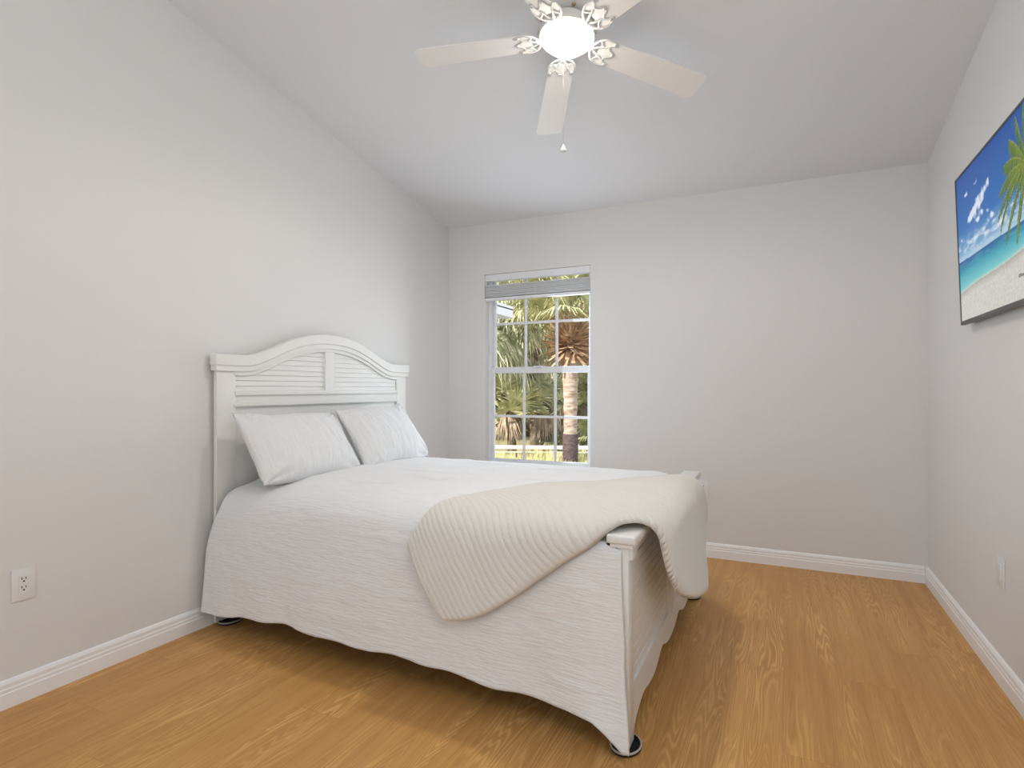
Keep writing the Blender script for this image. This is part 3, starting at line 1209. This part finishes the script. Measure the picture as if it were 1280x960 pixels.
def blade_bm():
    bm = bmesh.new()
    r0, r1 = 0.150, 0.668
    n = 22
    outline = []
    wr, wt = 0.056, 0.070
    ups = []
    for i in range(n + 1):
        t = i / n
        x = r0 + (r1 - r0) * t
        hwid = wr + (wt - wr) * t
        cr = 0.030
        dx = r1 - x
        if dx < cr:
            hwid -= cr - math.sqrt(max(0, cr * cr - (cr - dx) ** 2))
        dx0 = x - r0
        if dx0 < 0.02:
            hwid -= 0.02 - math.sqrt(max(0, 0.02 ** 2 - (0.02 - dx0) ** 2))
        ups.append((x, hwid))
    # finer tip
    xs = [r0 + 0.0005, r0 + 0.004, r0 + 0.01, r0 + 0.02] + [r0 + 0.02 + (r1 - 0.03 - r0 - 0.02) * i / 8 for i in range(1, 9)] + [r1 - 0.03 + 0.03 * math.sin(math.pi / 2 * k / 8) for k in range(1, 9)]
    prev = None
    rings = []
    for x in xs:
        t = (x - r0) / (r1 - r0)
        hwid = wr + (wt - wr) * t
        if r1 - x < 0.03:
            hwid -= 0.03 - math.sqrt(max(0, 0.03 ** 2 - (0.03 - (r1 - x)) ** 2))
        if x - r0 < 0.02:
            hwid -= 0.02 - math.sqrt(max(0, 0.02 ** 2 - (0.02 - (x - r0)) ** 2))
        rings.append([bm.verts.new((x, -hwid, -0.003)), bm.verts.new((x, hwid, -0.003)), bm.verts.new((x, hwid, 0.003)), bm.verts.new((x, -hwid, 0.003))])
    for A, B in zip(rings, rings[1:]):
        for k in range(4):
            bm.faces.new((A[k], A[(k + 1) % 4], B[(k + 1) % 4], B[k]))
    bm.faces.new(rings[0])
    bm.faces.new(rings[-1])
    return bm


def iron_bm():
    bm = bmesh.new()

    def loop(pts, r):
        before = set(bm.verts)
        tube(bm, catmull([(p[0], p[1], 0.0) for p in pts], 6), r, 8)
        for v in bm.verts:
            if v not in before:
                v.co.z = v.co.z * 0.35 - 0.0042
    # scrolled leaf under the blade root, flat cast metal
    for s in (1, -1):
        loop([(0.112, 0.0), (0.122, s * 0.028), (0.142, s * 0.050), (0.172, s * 0.060), (0.206, s * 0.056), (0.214, s * 0.046), (0.196, s * 0.042), (0.184, s * 0.032), (0.192, s * 0.018), (0.210, s * 0.010), (0.222, 0.0)], 0.0055)
        loop([(0.120, 0.0), (0.140, s * 0.014), (0.162, s * 0.022), (0.184, s * 0.034)], 0.005)
        loop([(0.140, s * 0.048), (0.150, s * 0.034), (0.164, s * 0.024)], 0.0045)
    # arm up to the motor
    tube(bm, [(0.085, 0, 0.066), (0.105, 0, 0.060), (0.116, 0, 0.040), (0.120, 0, 0.010), (0.128, 0, -0.004)], [0.012, 0.012, 0.012, 0.011, 0.009], 10)
    for px, py in ((0.200, 0.049), (0.200, -0.049), (0.212, 0.0)):
        lathe(bm, [(0.0, -0.0085), (0.004, -0.008), (0.0055, -0.006), (0.0055, -0.002)], 12, Matrix.Translation((px, py, 0)))
    return bm


PITCH = R(10)
me_blade = me_iron = None
for k in range(5):
    az = R(189.9) - k * R(72)
    Mx = Matrix.Rotation(az, 4, 'Z') @ Matrix.Rotation(-PITCH, 4, 'X')
    if k == 0:
        b = obj('blade', blade_bm(), M_BLADE, fan, 'auto')
        i_ = obj('blade_iron', iron_bm(), M_IRON, b, 'auto')
        me_blade, me_iron = b.data, i_.data
    else:
        b = obj('blade', me_blade, None, fan)
        i_ = obj('blade_iron', me_iron, None, b)
    b.matrix_local = Mx

# pull chain hangs straight down: undo the fan's tilt
ch = bpy.data.objects.new('pull_chain', None)
Mi = Matrix.Rotation(TILT, 4, 'X')
off = Vector((-0.840 + 0.811, 2.278 - 2.242, 0.0))
ch.parent = fan
ch.matrix_local = Matrix.Translation(Mi @ Vector((off.x, off.y, 0))) @ Mi
COL.objects.link(ch)
bm = bmesh.new()
tube(bm, [(0, 0, 0.05), (0, 0, -0.425)], 0.0003, 6)
for k in range(58):
    bmesh.ops.create_icosphere(bm, subdivisions=1, radius=0.0008, matrix=Matrix.Translation((0, 0, 0.04 - 0.008 * k)))
obj('chain', bm, M_CHAIN, ch)
bm = bmesh.new()
lathe(bm, [(0.0, -0.422), (0.003, -0.423), (0.004, -0.429), (0.010, -0.438), (0.012, -0.448), (0.010, -0.452), (0.0, -0.454)], 24)
obj('pull', bm, M_FAN, ch, True)

# ------------------------------------------------------------------ television on the right wall
TVW, TVH = 1.12, 0.645
tv_tilt = math.atan2(0.023, 0.645)
tv = thing('television', 'flat wall mounted television showing a palm beach, tilted slightly down', 'television', (0.7045, 3.15 - TVW / 2, 1.408 + TVH / 2), (0, 0, 0))
# local frame: screen plane x=0 facing -x, width along -y (image left = far end, +y), z up; tilted top towards the room
RT = Matrix.Rotation(-tv_tilt, 4, 'Y')
bz = 0.009
bm = bmesh.new()
box(bm, 0.004, 0.018, -TVW / 2, TVW / 2, -TVH / 2, TVH / 2, 0.002, 2, RT)
obj('back_shell', bm, M_TVBACK, tv)
bm = bmesh.new()
box(bm, -0.003, 0.012, -TVW / 2 - 0.001, -TVW / 2 + bz, -TVH / 2, TVH / 2, 0.0015, 1, RT)
box(bm, -0.003, 0.012, TVW / 2 - bz, TVW / 2 + 0.001, -TVH / 2, TVH / 2, 0.0015, 1, RT)
box(bm, -0.003, 0.012, -TVW / 2 + bz, TVW / 2 - bz, TVH / 2 - bz, TVH / 2 + 0.001, 0.0015, 1, RT)
box(bm, -0.004, 0.014, -TVW / 2 + bz, TVW / 2 - bz, -TVH / 2 - 0.001, -TVH / 2 + 0.016, 0.0015, 1, RT)
obj('bezel', bm, M_BEZEL, tv)
bm = bmesh.new()
box(bm, 0.016, 0.034, -TVW * 0.36, TVW * 0.30, -TVH * 0.42, TVH * 0.15, 0.006, 2, RT)
obj('rear_housing', bm, M_TVBACK, tv)
bm = bmesh.new()
box(bm, 0.030, 0.0520, -0.22, 0.22, -0.10, 0.06, 0.002, 1)
obj('wall_bracket', bm, M_TVBACK, tv)


def tv_picture():
    """the flat picture on the panel: colours stored per vertex on a fine grid"""
    W, H = 380, 220
    y0, y1 = TVW / 2 - bz, -TVW / 2 + bz
    z0, z1 = -TVH / 2 + 0.016, TVH / 2 - bz
    cols = []

    def mix(a, b, t):
        t = max(0, min(1, t))
        return tuple(p + (q - p) * t for p, q in zip(a, b))
    AS = TVW / TVH
    # palm fronds: curved quill lines from the crown with hanging leaflets
    crown = (0.72, 0.68)
    fr = []
    for ang, ln, dr in ((92, .36, .02), (106, .36, .05), (120, .36, .10), (134, .36, .16), (150, .37, .22), (166, .36, .26), (182, .32, .24), (204, .28, .22), (232, .22, .2), (75, .36, .03), (55, .38, .10), (35, .38, .2), (15, .38, .34), (-8, .34, .4), (-40, .3, .36), (-70, .22, .2)):
        a = R(ang)
        pts = []
        for k in range(26):
            t = k / 25
            pts.append((crown[0] + math.cos(a) * ln * t / AS * 1.25, crown[1] + math.sin(a) * ln * t - dr * t * t))
        fr.append(pts)
    stamp = {}
    rnd = random.Random(5)
    for fi, pts in enumerate(fr):
        for k in range(1, 26):
            x, y = pts[k]
            t = k / 25
            L = 0.085 * math.sin(math.pi * min(1, 0.12 + 0.88 * t)) ** 0.6 + 0.015
            for lf in range(7):
                tt = rnd.random()
                bx = pts[k - 1][0] + (x - pts[k - 1][0]) * tt
                by = pts[k - 1][1] + (y - pts[k - 1][1]) * tt
                dirx = (x - pts[k - 1][0])
                sgn = rnd.choice((-1, 1))
                ll = L * (0.6 + 0.4 * rnd.random())
                shade = rnd.random()
                for q in range(24):
                    f = q / 23
                    gx = bx + (dirx * 6 * f + sgn * 0.018 * f) * ll * 8
                    gy = by - ll * (f ** 1.2) * (0.9 if fi not in (0, 1, 10, 6) else 0.55)
                    ix, iy = int(gx * W), int(gy * H)
                    if 0 <= ix <= W and 0 <= iy <= H:
                        stamp[(ix, iy)] = mix(mix((0.035, 0.085, 0.008), (0.15, 0.24, 0.02), shade), (0.36, 0.38, 0.06), max(0, 0.55 - f) * shade)
            ix, iy = int(x * W), int(y * H)
            for dx in (0, 1):
                stamp[(ix + dx, iy)] = (0.40, 0.42, 0.07)
    for j in range(H + 1):
        v = j / H
        for i in range(W + 1):
            u = i / W
            hz = 0.415 - 0.012 * u
            if v > hz:
                t = (v - hz) / (1 - hz)
                c = mix((0.20, 0.44, 0.62), (0.018, 0.15, 0.44), min(1, t * 2.8) ** 0.8)
                c = mix(c, (0.006, 0.065, 0.30), max(0, t * 1.3 - 0.4))
                # clouds: one broken streak rising to the right, small puffs, low haze
                cl = 0.0
                for (cx, cy, rx, ry) in ((0.165, 0.665, .045, .040), (0.215, 0.695, .050, .045), (0.275, 0.720, .045, .045), (0.335, 0.755, .040, .042), (0.375, 0.785, .022, .03), (0.30, 0.645, .030, .026), (0.25, 0.612, .030, .022), (0.40, 0.570, .040, .030), (0.235, 0.855, .028, .022), (0.125, 0.84, .026, .016), (0.36, 0.62, .022, .018), (0.05, 0.56, .016, .014)):
                    d = ((u - cx) / rx) ** 2 + ((v - cy) / ry) ** 2
                    cl += math.exp(-1.3 * d) if d < 6 else 0.0
                nn = fbm(u * 34, v * 22, 1.3, 4)
                cl = max(0.0, min(1.0, (min(cl, 1.1) + nn * 0.55 - 0.42) * 1.8)) if cl > 0.05 else 0
                low = math.exp(-((v - 0.495) / 0.05) ** 2) * max(0, 0.35 + fbm(u * 14, v * 30, 7.3, 4) * 1.5)
                low += math.exp(-((v - 0.425) / 0.03) ** 2) * 0.45
                rt = sm(0.62, 0.85, u) * max(0, fbm(u * 7, v * 8, 2.9, 4) + 0.2)
                c = mix(c, (0.74, 0.80, 0.86), min(0.92, max(cl, low * 0.75, rt)))
            else:
                t = (hz - v) / hz
                shore = 0.195 + 0.105 * u + 0.008 * math.sin(u * 9)
                if v > shore:
                    q = (v - shore) / max(0.01, hz - shore)
                    c = mix((0.20, 0.60, 0.60), (0.015, 0.30, 0.42), q * 1.5)
                    c = mix(c, (0.006, 0.10, 0.30), (q - 0.62) * 3.2)
                    c = mix(c, (0.10, 0.50, 0.56), 0.5 * max(0, fbm(u * 12, v * 60, 4.4, 3)))
                    c = mix((0.52, 0.60, 0.56), c, (v - shore) / 0.022)
                else:
                    q = (shore - v) / 0.05
                    c = mix((0.40, 0.38, 0.33), (0.60, 0.58, 0.54), q)
                    c = tuple(k_ * (1 + 0.16 * fbm(u * 90, v * 60, 8.8, 2)) for k_ in c)
                    # long palm shadow on the sand
                    if abs(v - (0.13 - 0.06 * (u - 0.62))) < 0.008 and u > 0.62:
                        c = mix(c, (0.12, 0.11, 0.10), 0.8)
            # trunk
            tx = 0.72 + 0.16 * max(0.0, 0.69 - v) ** 1.3
            if v < 0.69 and v > 0.06 and abs(u - tx) < 0.010 + 0.008 * (0.69 - v):
                c = mix((0.16, 0.10, 0.05), (0.32, 0.23, 0.14), 0.5 + 0.5 * math.sin(v * 220))
            if (u - 0.715) ** 2 * AS * AS + (v - 0.655) ** 2 < 0.0016:
                c = (0.22, 0.09, 0.03)
            cols.append(c)
    for (ix, iy), c in stamp.items():
        if 0 <= ix <= W and 0 <= iy <= H:
            cols[iy * (W + 1) + ix] = c
    me = bpy.data.meshes.new('screen')
    vs, fs = [], []
    for j in range(H + 1):
        for i in range(W + 1):
            vs.append(tuple(RT @ Vector((0.0, y0 + (y1 - y0) * i / W, z0 + (z1 - z0) * j / H))))
    for j in range(H):
        for i in range(W):
            a = j * (W + 1) + i
            fs.append((a, a + W + 1, a + W + 2, a + 1))
    me.from_pydata(vs, [], fs)
    at = me.color_attributes.new('picture', 'FLOAT_COLOR', 'POINT')
    flat = []
    for c in cols:
        flat += [c[0], c[1], c[2], 1.0]
    at.data.foreach_set('color', flat)
    m = mat('lit_screen', (0.004, 0.004, 0.004), 0.3, 0.12)
    t = NT(m)
    va = t.n('ShaderNodeVertexColor', layer_name='picture')
    t.l(va.outputs[0], t.b.inputs['Emission Color'])
    t.b.inputs['Emission Strength'].default_value = 0.95
    o = obj('screen', me, m, tv)
    return o


tv_picture()


# ------------------------------------------------------------------ outlets and wall plates
def plate(bm, w, h):
    box(bm, -w / 2, w / 2, -0.004, 0.002, -h / 2, h / 2, 0.002, 2)


def outlet(label, loc, rz):
    t = thing('wall_outlet', label, 'outlet', loc, (0, 0, rz), 'outlets on the walls')
    bm = bmesh.new()
    plate(bm, 0.072, 0.115)
    obj('cover_plate', bm, M_PLATE, t, 'auto')
    bm = bmesh.new()
    box(bm, -0.0165, 0.0165, -0.0065, -0.002, -0.0335, 0.0335, 0.001, 1)
    rc = obj('receptacle', bm, M_PLATE, t, 'auto')
    bm = bmesh.new()
    for zz in (0.018, -0.013):
        box(bm, -0.0075, -0.0050, -0.0070, -0.0060, zz, zz + 0.009)
        box(bm, 0.0050, 0.0075, -0.0070, -0.0060, zz, zz + 0.008)
        box(bm, -0.0028, 0.0028, -0.0070, -0.0060, zz - 0.0085, zz - 0.0035)
    obj('slots', bm, M_DARK, rc)
    for zz in (0.048, -0.048):
        bm = bmesh.new()
        lathe(bm, [(0.0, 0.0), (0.003, 0.0005), (0.0032, 0.002)], 12, Matrix.Translation((0, -0.0052, zz)) @ Matrix.Rotation(R(-90), 4, 'X'))
        obj('screw', bm, M_PLATE, t)
    return t


# local -y faces the room
outlet('white duplex outlet on the left wall above the baseboard', (XL + 0.002, 1.111, 0.421), R(90))
outlet('white outlet on the back wall half hidden by the throw blanket', (-0.490, YB - 0.002, 0.452), 0)
wp = thing('wall_plate', 'white blank cover plate low on the right wall', 'wall plate', (XR - 0.002, 2.788, 0.423), (0, 0, R(-90)))
bm = bmesh.new()
plate(bm, 0.080, 0.112)
obj('cover_plate', bm, M_PLATE, wp, 'auto')
bm = bmesh.new()
box(bm, -0.0165, 0.0165, -0.0065, -0.002, -0.033, 0.033, 0.002, 2)
obj('insert', bm, M_PLATE, wp, 'auto')

# ------------------------------------------------------------------ outdoors beyond the window
GZ = -0.90
bm = bmesh.new()
box(bm, -40, 25, YB + 0.4, 60, GZ - 0.3, GZ)
structure(obj('ground', bm, M_GROUND), 'dry ground outside the window')


def cam_xy(px, depth):
    """plan position seen at image column px at the given distance along the lens axis"""
    yaw = R(25.367)
    xc = (px - 640) / 715 * depth
    return (-math.sin(yaw) * depth + math.cos(yaw) * xc, math.cos(yaw) * depth + math.sin(yaw) * xc)


def frond(V, F, base, az, el, pet, rad, nl, rng, droop=0.35, mats=None, mi=0, width=0.045, spread=250, tilt=0.0):
    """a fan leaf: petiole from base, then leaflets radiating in a folded fan"""
    d = Vector((math.cos(az) * math.cos(el), math.sin(az) * math.cos(el), math.sin(el)))
    side = Vector((-math.sin(az), math.cos(az), 0))
    hub = base + d * pet + Vector((0, 0, -droop * 0.25 * pet))
    dd = (d + Vector((0, 0, tilt))).normalized()
    nrm = dd.cross(side).normalized()
    # petiole
    w = 0.012
    k = len(V)
    V += [base - side * w, base + side * w, hub + side * w * 0.7, hub - side * w * 0.7]
    F.append((k, k + 1, k + 2, k + 3))
    mats.append(mi)
    for q in range(nl):
        th = R(-spread / 2 + spread * q / (nl - 1)) + rng.uniform(-0.05, 0.05)
        ld = dd * math.cos(th) + side * math.sin(th)
        L = rad * (0.70 + 0.30 * math.cos(th * 0.6)) * rng.uniform(0.85, 1.08)
        wd = ld.cross(nrm).normalized()
        tw = rng.uniform(-0.5, 0.5)
        wd = (wd * math.cos(tw) + nrm * math.sin(tw)).normalized()
        k = len(V)
        segs = ((0.0, 0.35), (0.35, 1.0), (0.70, 0.75), (1.0, 0.04))
        for (t, ww) in segs:
            p = hub + ld * (L * t * (1 - 0.10 * t)) + Vector((0, 0, -droop * L * t * t * rng.uniform(0.8, 1.25))) + nrm * (-0.10 * L * t * abs(math.sin(th)))
            V.append(p - wd * width * ww * 0.5)
            V.append(p + wd * width * ww * 0.5)
        for s in range(3):
            a = k + 2 * s
            F.append((a, a + 1, a + 3, a + 2))
            mats.append(mi)


def mesh_from(name, V, F, mats_idx, mats, parent):
    me = bpy.data.meshes.new(name)
    me.from_pydata([tuple(v) for v in V], [], F)
    for m in mats:
        me.materials.append(m)
    me.polygons.foreach_set('material_index', mats_idx)
    o = obj(name, me, None, parent)
    return o


def crown_mesh(name, parent, z, n, pet, rad, rng, m, droop=0.35, elmin=-20, elmax=80, nl=34, width=0.045, tilt=0.0):
    V, F, mi = [], [], []
    for i in range(n):
        az = 2.399963 * i + rng.uniform(-0.25, 0.25)
        el = R(elmin + (elmax - elmin) * (i + 0.5) / n + rng.uniform(-6, 6))
        frond(V, F, Vector((0, 0, z)), az, el, pet * rng.uniform(0.75, 1.15), rad * rng.uniform(0.8, 1.15), nl, rng, droop, mi, 0, width, 250, tilt * rng.uniform(0.4, 1.3))
    return mesh_from(name, V, F, mi, [m], parent)


def palm_trunk(parent, h, r, m, base_dark=0.0, name='trunk', rng=None, bend=0.0):
    bm = bmesh.new()
    n = 26
    pts, rr = [], []
    for i in range(n + 1):
        t = i / n
        pts.append((bend * t * t, 0, h * t))
        rr.append(r * (1.0 + 0.06 * math.sin(i * 2.3) + (0.30 * sm(0.55, 0.98, t) if base_dark else 0.1 * t)))
    tube(bm, pts, rr, 18)
    return obj(name, bm, m, parent, True)


def main_palm():
    d = 13.0
    x, y = cam_xy(713, d)
    rng = random.Random(11)
    t = thing('cabbage_palm', 'tall palm with pinkish trunk, dark base and orange leaf boots', 'palm tree', (x, y, GZ))
    hz = 1.127 + (486 - 452) / 715 * d - GZ
    palm_trunk(t, hz + 0.25, 0.155, M_TRUNK, 1.0)
    bm = bmesh.new()
    hb = 1.127 - (542 - 486) / 715 * d - GZ
    tube(bm, [(0, 0, 0), (0, 0, hb * 0.5), (0, 0, hb - 0.05), (0, 0, hb)], [0.185, 0.178, 0.176, 0.166], 20)
    obj('dark_base', bm, M_TRUNKD, t, True)
    # boots: cut leaf bases bursting outwards
    V, F, mi = [], [], []
    zc_ = 1.127 + (486 - 425) / 715 * d - GZ
    for i in range(150):
        f = i / 150
        az = 2.399963 * i
        el = R(-35 + 95 * f + rng.uniform(-8, 8))
        b = Vector((math.cos(az) * 0.16, math.sin(az) * 0.16, zc_ - 0.28 + 0.55 * f))
        dv = Vector((math.cos(az) * math.cos(el), math.sin(az) * math.cos(el), math.sin(el)))
        sd = Vector((-math.sin(az), math.cos(az), 0))
        up = dv.cross(sd).normalized()
        L = rng.uniform(0.36, 0.66)
        k = len(V)
        w0, w1 = 0.095, rng.uniform(0.03, 0.06)
        mid = b + dv * L * 0.5 - up * 0.03
        end = b + dv * L + Vector((0, 0, -0.05))
        V += [b - sd * w0, b + sd * w0, mid + sd * w0 * 0.55, mid - sd * w0 * 0.55, end + sd * w1, end - sd * w1, b - up * 0.05, mid - up * 0.03]
        F += [(k, k + 1, k + 2, k + 3), (k + 3, k + 2, k + 4, k + 5), (k, k + 6, k + 7, k + 3), (k + 1, k + 6, k + 7, k + 2), (k + 3, k + 7, k + 5), (k + 2, k + 7, k + 4)]
        mi += [0] * 6
    mesh_from('leaf_boots', V, F, mi, [M_BOOT], t)
    crown_mesh('crown', t, zc_ + 0.50, 40, 1.15, 1.0, rng, M_FROND, 0.40, 8, 82, 40, 0.05)


main_palm()


def plain_palm(label, px, d, trunk_h, r, n, pet, rad, seed, m, skirt, droop, group=None, name='cabbage_palm', cat='palm tree', elmin=-20, gz=GZ, tilt=0.0):
    x, y = cam_xy(px, d)
    rng = random.Random(seed)
    t = thing(name, label, cat, (x, y, gz), group=group)
    palm_trunk(t, trunk_h, r, M_BARK)
    crown_mesh('crown', t, trunk_h, n, pet, rad, rng, m, droop, elmin, 82, 30, 0.05, tilt)
    if skirt:
        V, F, mi = [], [], []
        for i in range(skirt):
            az = 2.399963 * i + 0.5
            frond(V, F, Vector((0, 0, trunk_h - 0.05)), az, R(rng.uniform(-70, -35)), pet * 0.45, rad * 0.75, 18, rng, 0.8, mi, 0, 0.045, 130)
        mesh_from('dry_skirt', V, F, mi, [M_DEADF], t)
    return t


G = 'cabbage palms beyond the rail'
# big drooping fronds at the upper left of the window
plain_palm('palm with long drooping grey-green fronds in the upper left panes', 604, 14.8, 4.3, 0.15, 52, 1.25, 1.1, 21, M_FROND2, 0, 0.72, elmin=-45)
plain_palm('palm high behind the boot-crowned palm in the upper right panes', 752, 16.6, 4.9, 0.15, 36, 1.2, 1.05, 22, M_FROND, 8, 0.6, elmin=-40)
plain_palm('bushy yellow-green palmetto in the lower left window pane', 640, 14.7, 1.72, 0.12, 46, 0.60, 0.62, 31, M_FROND, 10, 0.10, elmin=-25, tilt=1.3)
plain_palm('bushy silver-green palmetto in the lower middle window pane', 682, 15.0, 1.80, 0.13, 50, 0.65, 0.66, 32, M_FROND2, 10, 0.10, elmin=-25, tilt=1.3)
plain_palm('green palmetto behind the pinkish palm trunk', 733, 16.2, 1.9, 0.13, 46, 0.65, 0.70, 33, M_FROND, 8, 0.12, elmin=-25, tilt=1.3)
plain_palm('short palmetto at the right edge of the window beside the trunk', 748, 15.2, 0.75, 0.10, 26, 0.45, 0.60, 34, M_FROND, 4, 0.35)
plain_palm('low palmetto under the silver-green palmetto near the rail', 704, 15.4, 0.5, 0.08, 18, 0.40, 0.55, 37, M_FROND, 0, 0.4)
plain_palm('palmetto beyond the left edge of the window', 588, 15.8, 2.0, 0.14, 40, 0.75, 0.9, 35, M_FROND, 14, 0.35)
plain_palm('palmetto beyond the right edge of the window', 790, 16.4, 2.0, 0.14, 40, 0.75, 0.9, 36, M_FROND2, 14, 0.35)
plain_palm('tall palm far behind the drooping palm', 668, 19.5, 5.0, 0.15, 40, 1.2, 1.1, 41, M_FROND, 12, 0.6, elmin=-45)
plain_palm('tall palm far behind the middle palmetto', 705, 20.5, 3.9, 0.15, 40, 1.2, 1.1, 42, M_FROND2, 14, 0.5, elmin=-45)


def leafy_tree(label, px, d, h, rx, rz, seed, nleaf=7000):
    x, y = cam_xy(px, d)
    rng = random.Random(seed)
    t = thing('tree', label, 'tree', (x, y, GZ), group=None)
    bm = bmesh.new()
    tube(bm, [(0, 0, 0), (0.1, 0, h * 0.4), (0, 0.1, h * 0.8)], [0.22, 0.17, 0.08], 10)
    obj('trunk', bm, M_BARK, t, True)
    V, F, mi = [], [], []
    for i in range(nleaf):
        while True:
            p = Vector((rng.uniform(-1, 1), rng.uniform(-1, 1), rng.uniform(-1, 1)))
            if 0.35 < p.length < 1:
                break
        c = Vector((p.x * rx, p.y * rx, h * 0.55 + p.z * rz))
        a = Vector((rng.gauss(0, 1), rng.gauss(0, 1), rng.gauss(0, 1))).normalized() * 0.12
        b = a.cross(Vector((rng.gauss(0, 1), rng.gauss(0, 1), rng.gauss(0, 1)))).normalized() * 0.05
        k = len(V)
        V += [c - a, c + b, c + a, c - b]
        F.append((k, k + 1, k + 2, k + 3))
        mi.append(0)
    mesh_from('crown', V, F, mi, [M_LEAF], t)


for px, d, h, rx, rz, s, lab in ((600, 23, 6.5, 2.2, 3.4, 51, 'dark leafy tree behind the palms beyond the left window edge'), (660, 24.5, 6.8, 2.2, 3.6, 52, 'dark leafy tree behind the palms in the left panes'),
                                 (715, 25, 6.2, 2.2, 3.4, 53, 'dark leafy tree behind the trunk of the pinkish palm'), (775, 24, 5.2, 2.2, 2.8, 54, 'dark leafy tree behind the palms beyond the right window edge')):
    leafy_tree(lab, px, d, h, rx, rz, s)

# low rail across the verge
x0, y0 = cam_xy(560, 14.0)
x1, y1 = cam_xy(820, 14.0)
rl = thing('guard_rail', 'long low white rail on posts in front of the palmettos', 'guard rail', ((x0 + x1) / 2, (y0 + y1) / 2, GZ), (0, 0, math.atan2(y1 - y0, x1 - x0) - R(4)))
LR = 9.0
bm = bmesh.new()
box(bm, -LR / 2, LR / 2, -0.045, 0.0, 0.545, 0.64, 0.01)
box(bm, -LR / 2, LR / 2, -0.02, 0.0, 0.46, 0.49, 0.005)
obj('rail', bm, M_RAIL, rl)
for k in range(5):
    bm = bmesh.new()
    xx = -LR / 2 + 0.4 + k * (LR - 0.8) / 4
    box(bm, xx - 0.06, xx + 0.06, 0.0, 0.12, 0.0, 0.62, 0.008)
    obj('post', bm, M_RAIL, rl)

# grass verge
rng = random.Random(3)
V, F = [], []
for i in range(16000):
    px = rng.uniform(570, 800)
    d = rng.uniform(10.6, 13.9)
    x, y = cam_xy(px, d)
    h = rng.uniform(0.36, 0.66) * (0.8 + 0.5 * noise.noise(Vector((x * 1.3, y * 1.3, 0))))
    az = rng.uniform(0, 6.28)
    lean = rng.uniform(0.05, 0.22)
    w = 0.011
    b = Vector((x, y, GZ))
    sd = Vector((math.cos(az), math.sin(az), 0)) * w
    ld = Vector((-math.sin(az), math.cos(az), 0)) * lean
    k = len(V)
    V += [b - sd, b + sd, b + ld * 0.4 + Vector((0, 0, h * 0.6)) + sd * 0.7, b + ld * 0.4 + Vector((0, 0, h * 0.6)) - sd * 0.7, b + ld + Vector((0, 0, h))]
    F += [(k, k + 1, k + 2, k + 3), (k + 3, k + 2, k + 4)]
g = mesh_from('grass', V, F, [0] * len(F), [M_GRASS], None)
tag(g, 'tall yellow-green grass growing in front of the low white rail', 'grass', kind='stuff')

# the wing of the house whose eave corner shows in the upper left panes
hs = thing('house_wing', 'pale house wing whose white eave corner juts into the upper left pane', 'house', (-6.0, 5.6, GZ))
bm = bmesh.new()
box(bm, -2.4, 2.1, -1.1, 0.8, 0.0, 3.1)
obj('wall', bm, M_STUCCO, hs)
bm = bmesh.new()
e0x, e1x, e0y, e1y = -2.9, 2.70, -1.1, 1.40
box(bm, e0x, e1x, e0y, e1y, 3.085, 3.10)
obj('soffit', bm, M_FASCIA, hs)
bm = bmesh.new()
box(bm, e1x - 0.03, e1x, e0y, e1y, 2.985, 3.135)
box(bm, e0x, e1x - 0.03, e1y - 0.03, e1y, 2.985, 3.135)
obj('fascia', bm, M_FASCIA, hs)
bm = bmesh.new()
A = [bm.verts.new(p) for p in ((e0x, e0y, 3.135), (e1x, e0y, 3.135), (e1x, e1y, 3.135), (e0x, e1y, 3.135))]
Bv = [bm.verts.new(p) for p in ((-0.1, e0y, 4.0), (-0.1, 0.1, 4.0))]
bm.faces.new((A[0], A[1], Bv[0]))
bm.faces.new((A[1], A[2], Bv[1], Bv[0]))
bm.faces.new((A[2], A[3], Bv[1]))
bm.faces.new((A[3], A[0], Bv[0], Bv[1]))
bm.faces.new(A)
obj('roof', bm, M_ROOFT, hs)
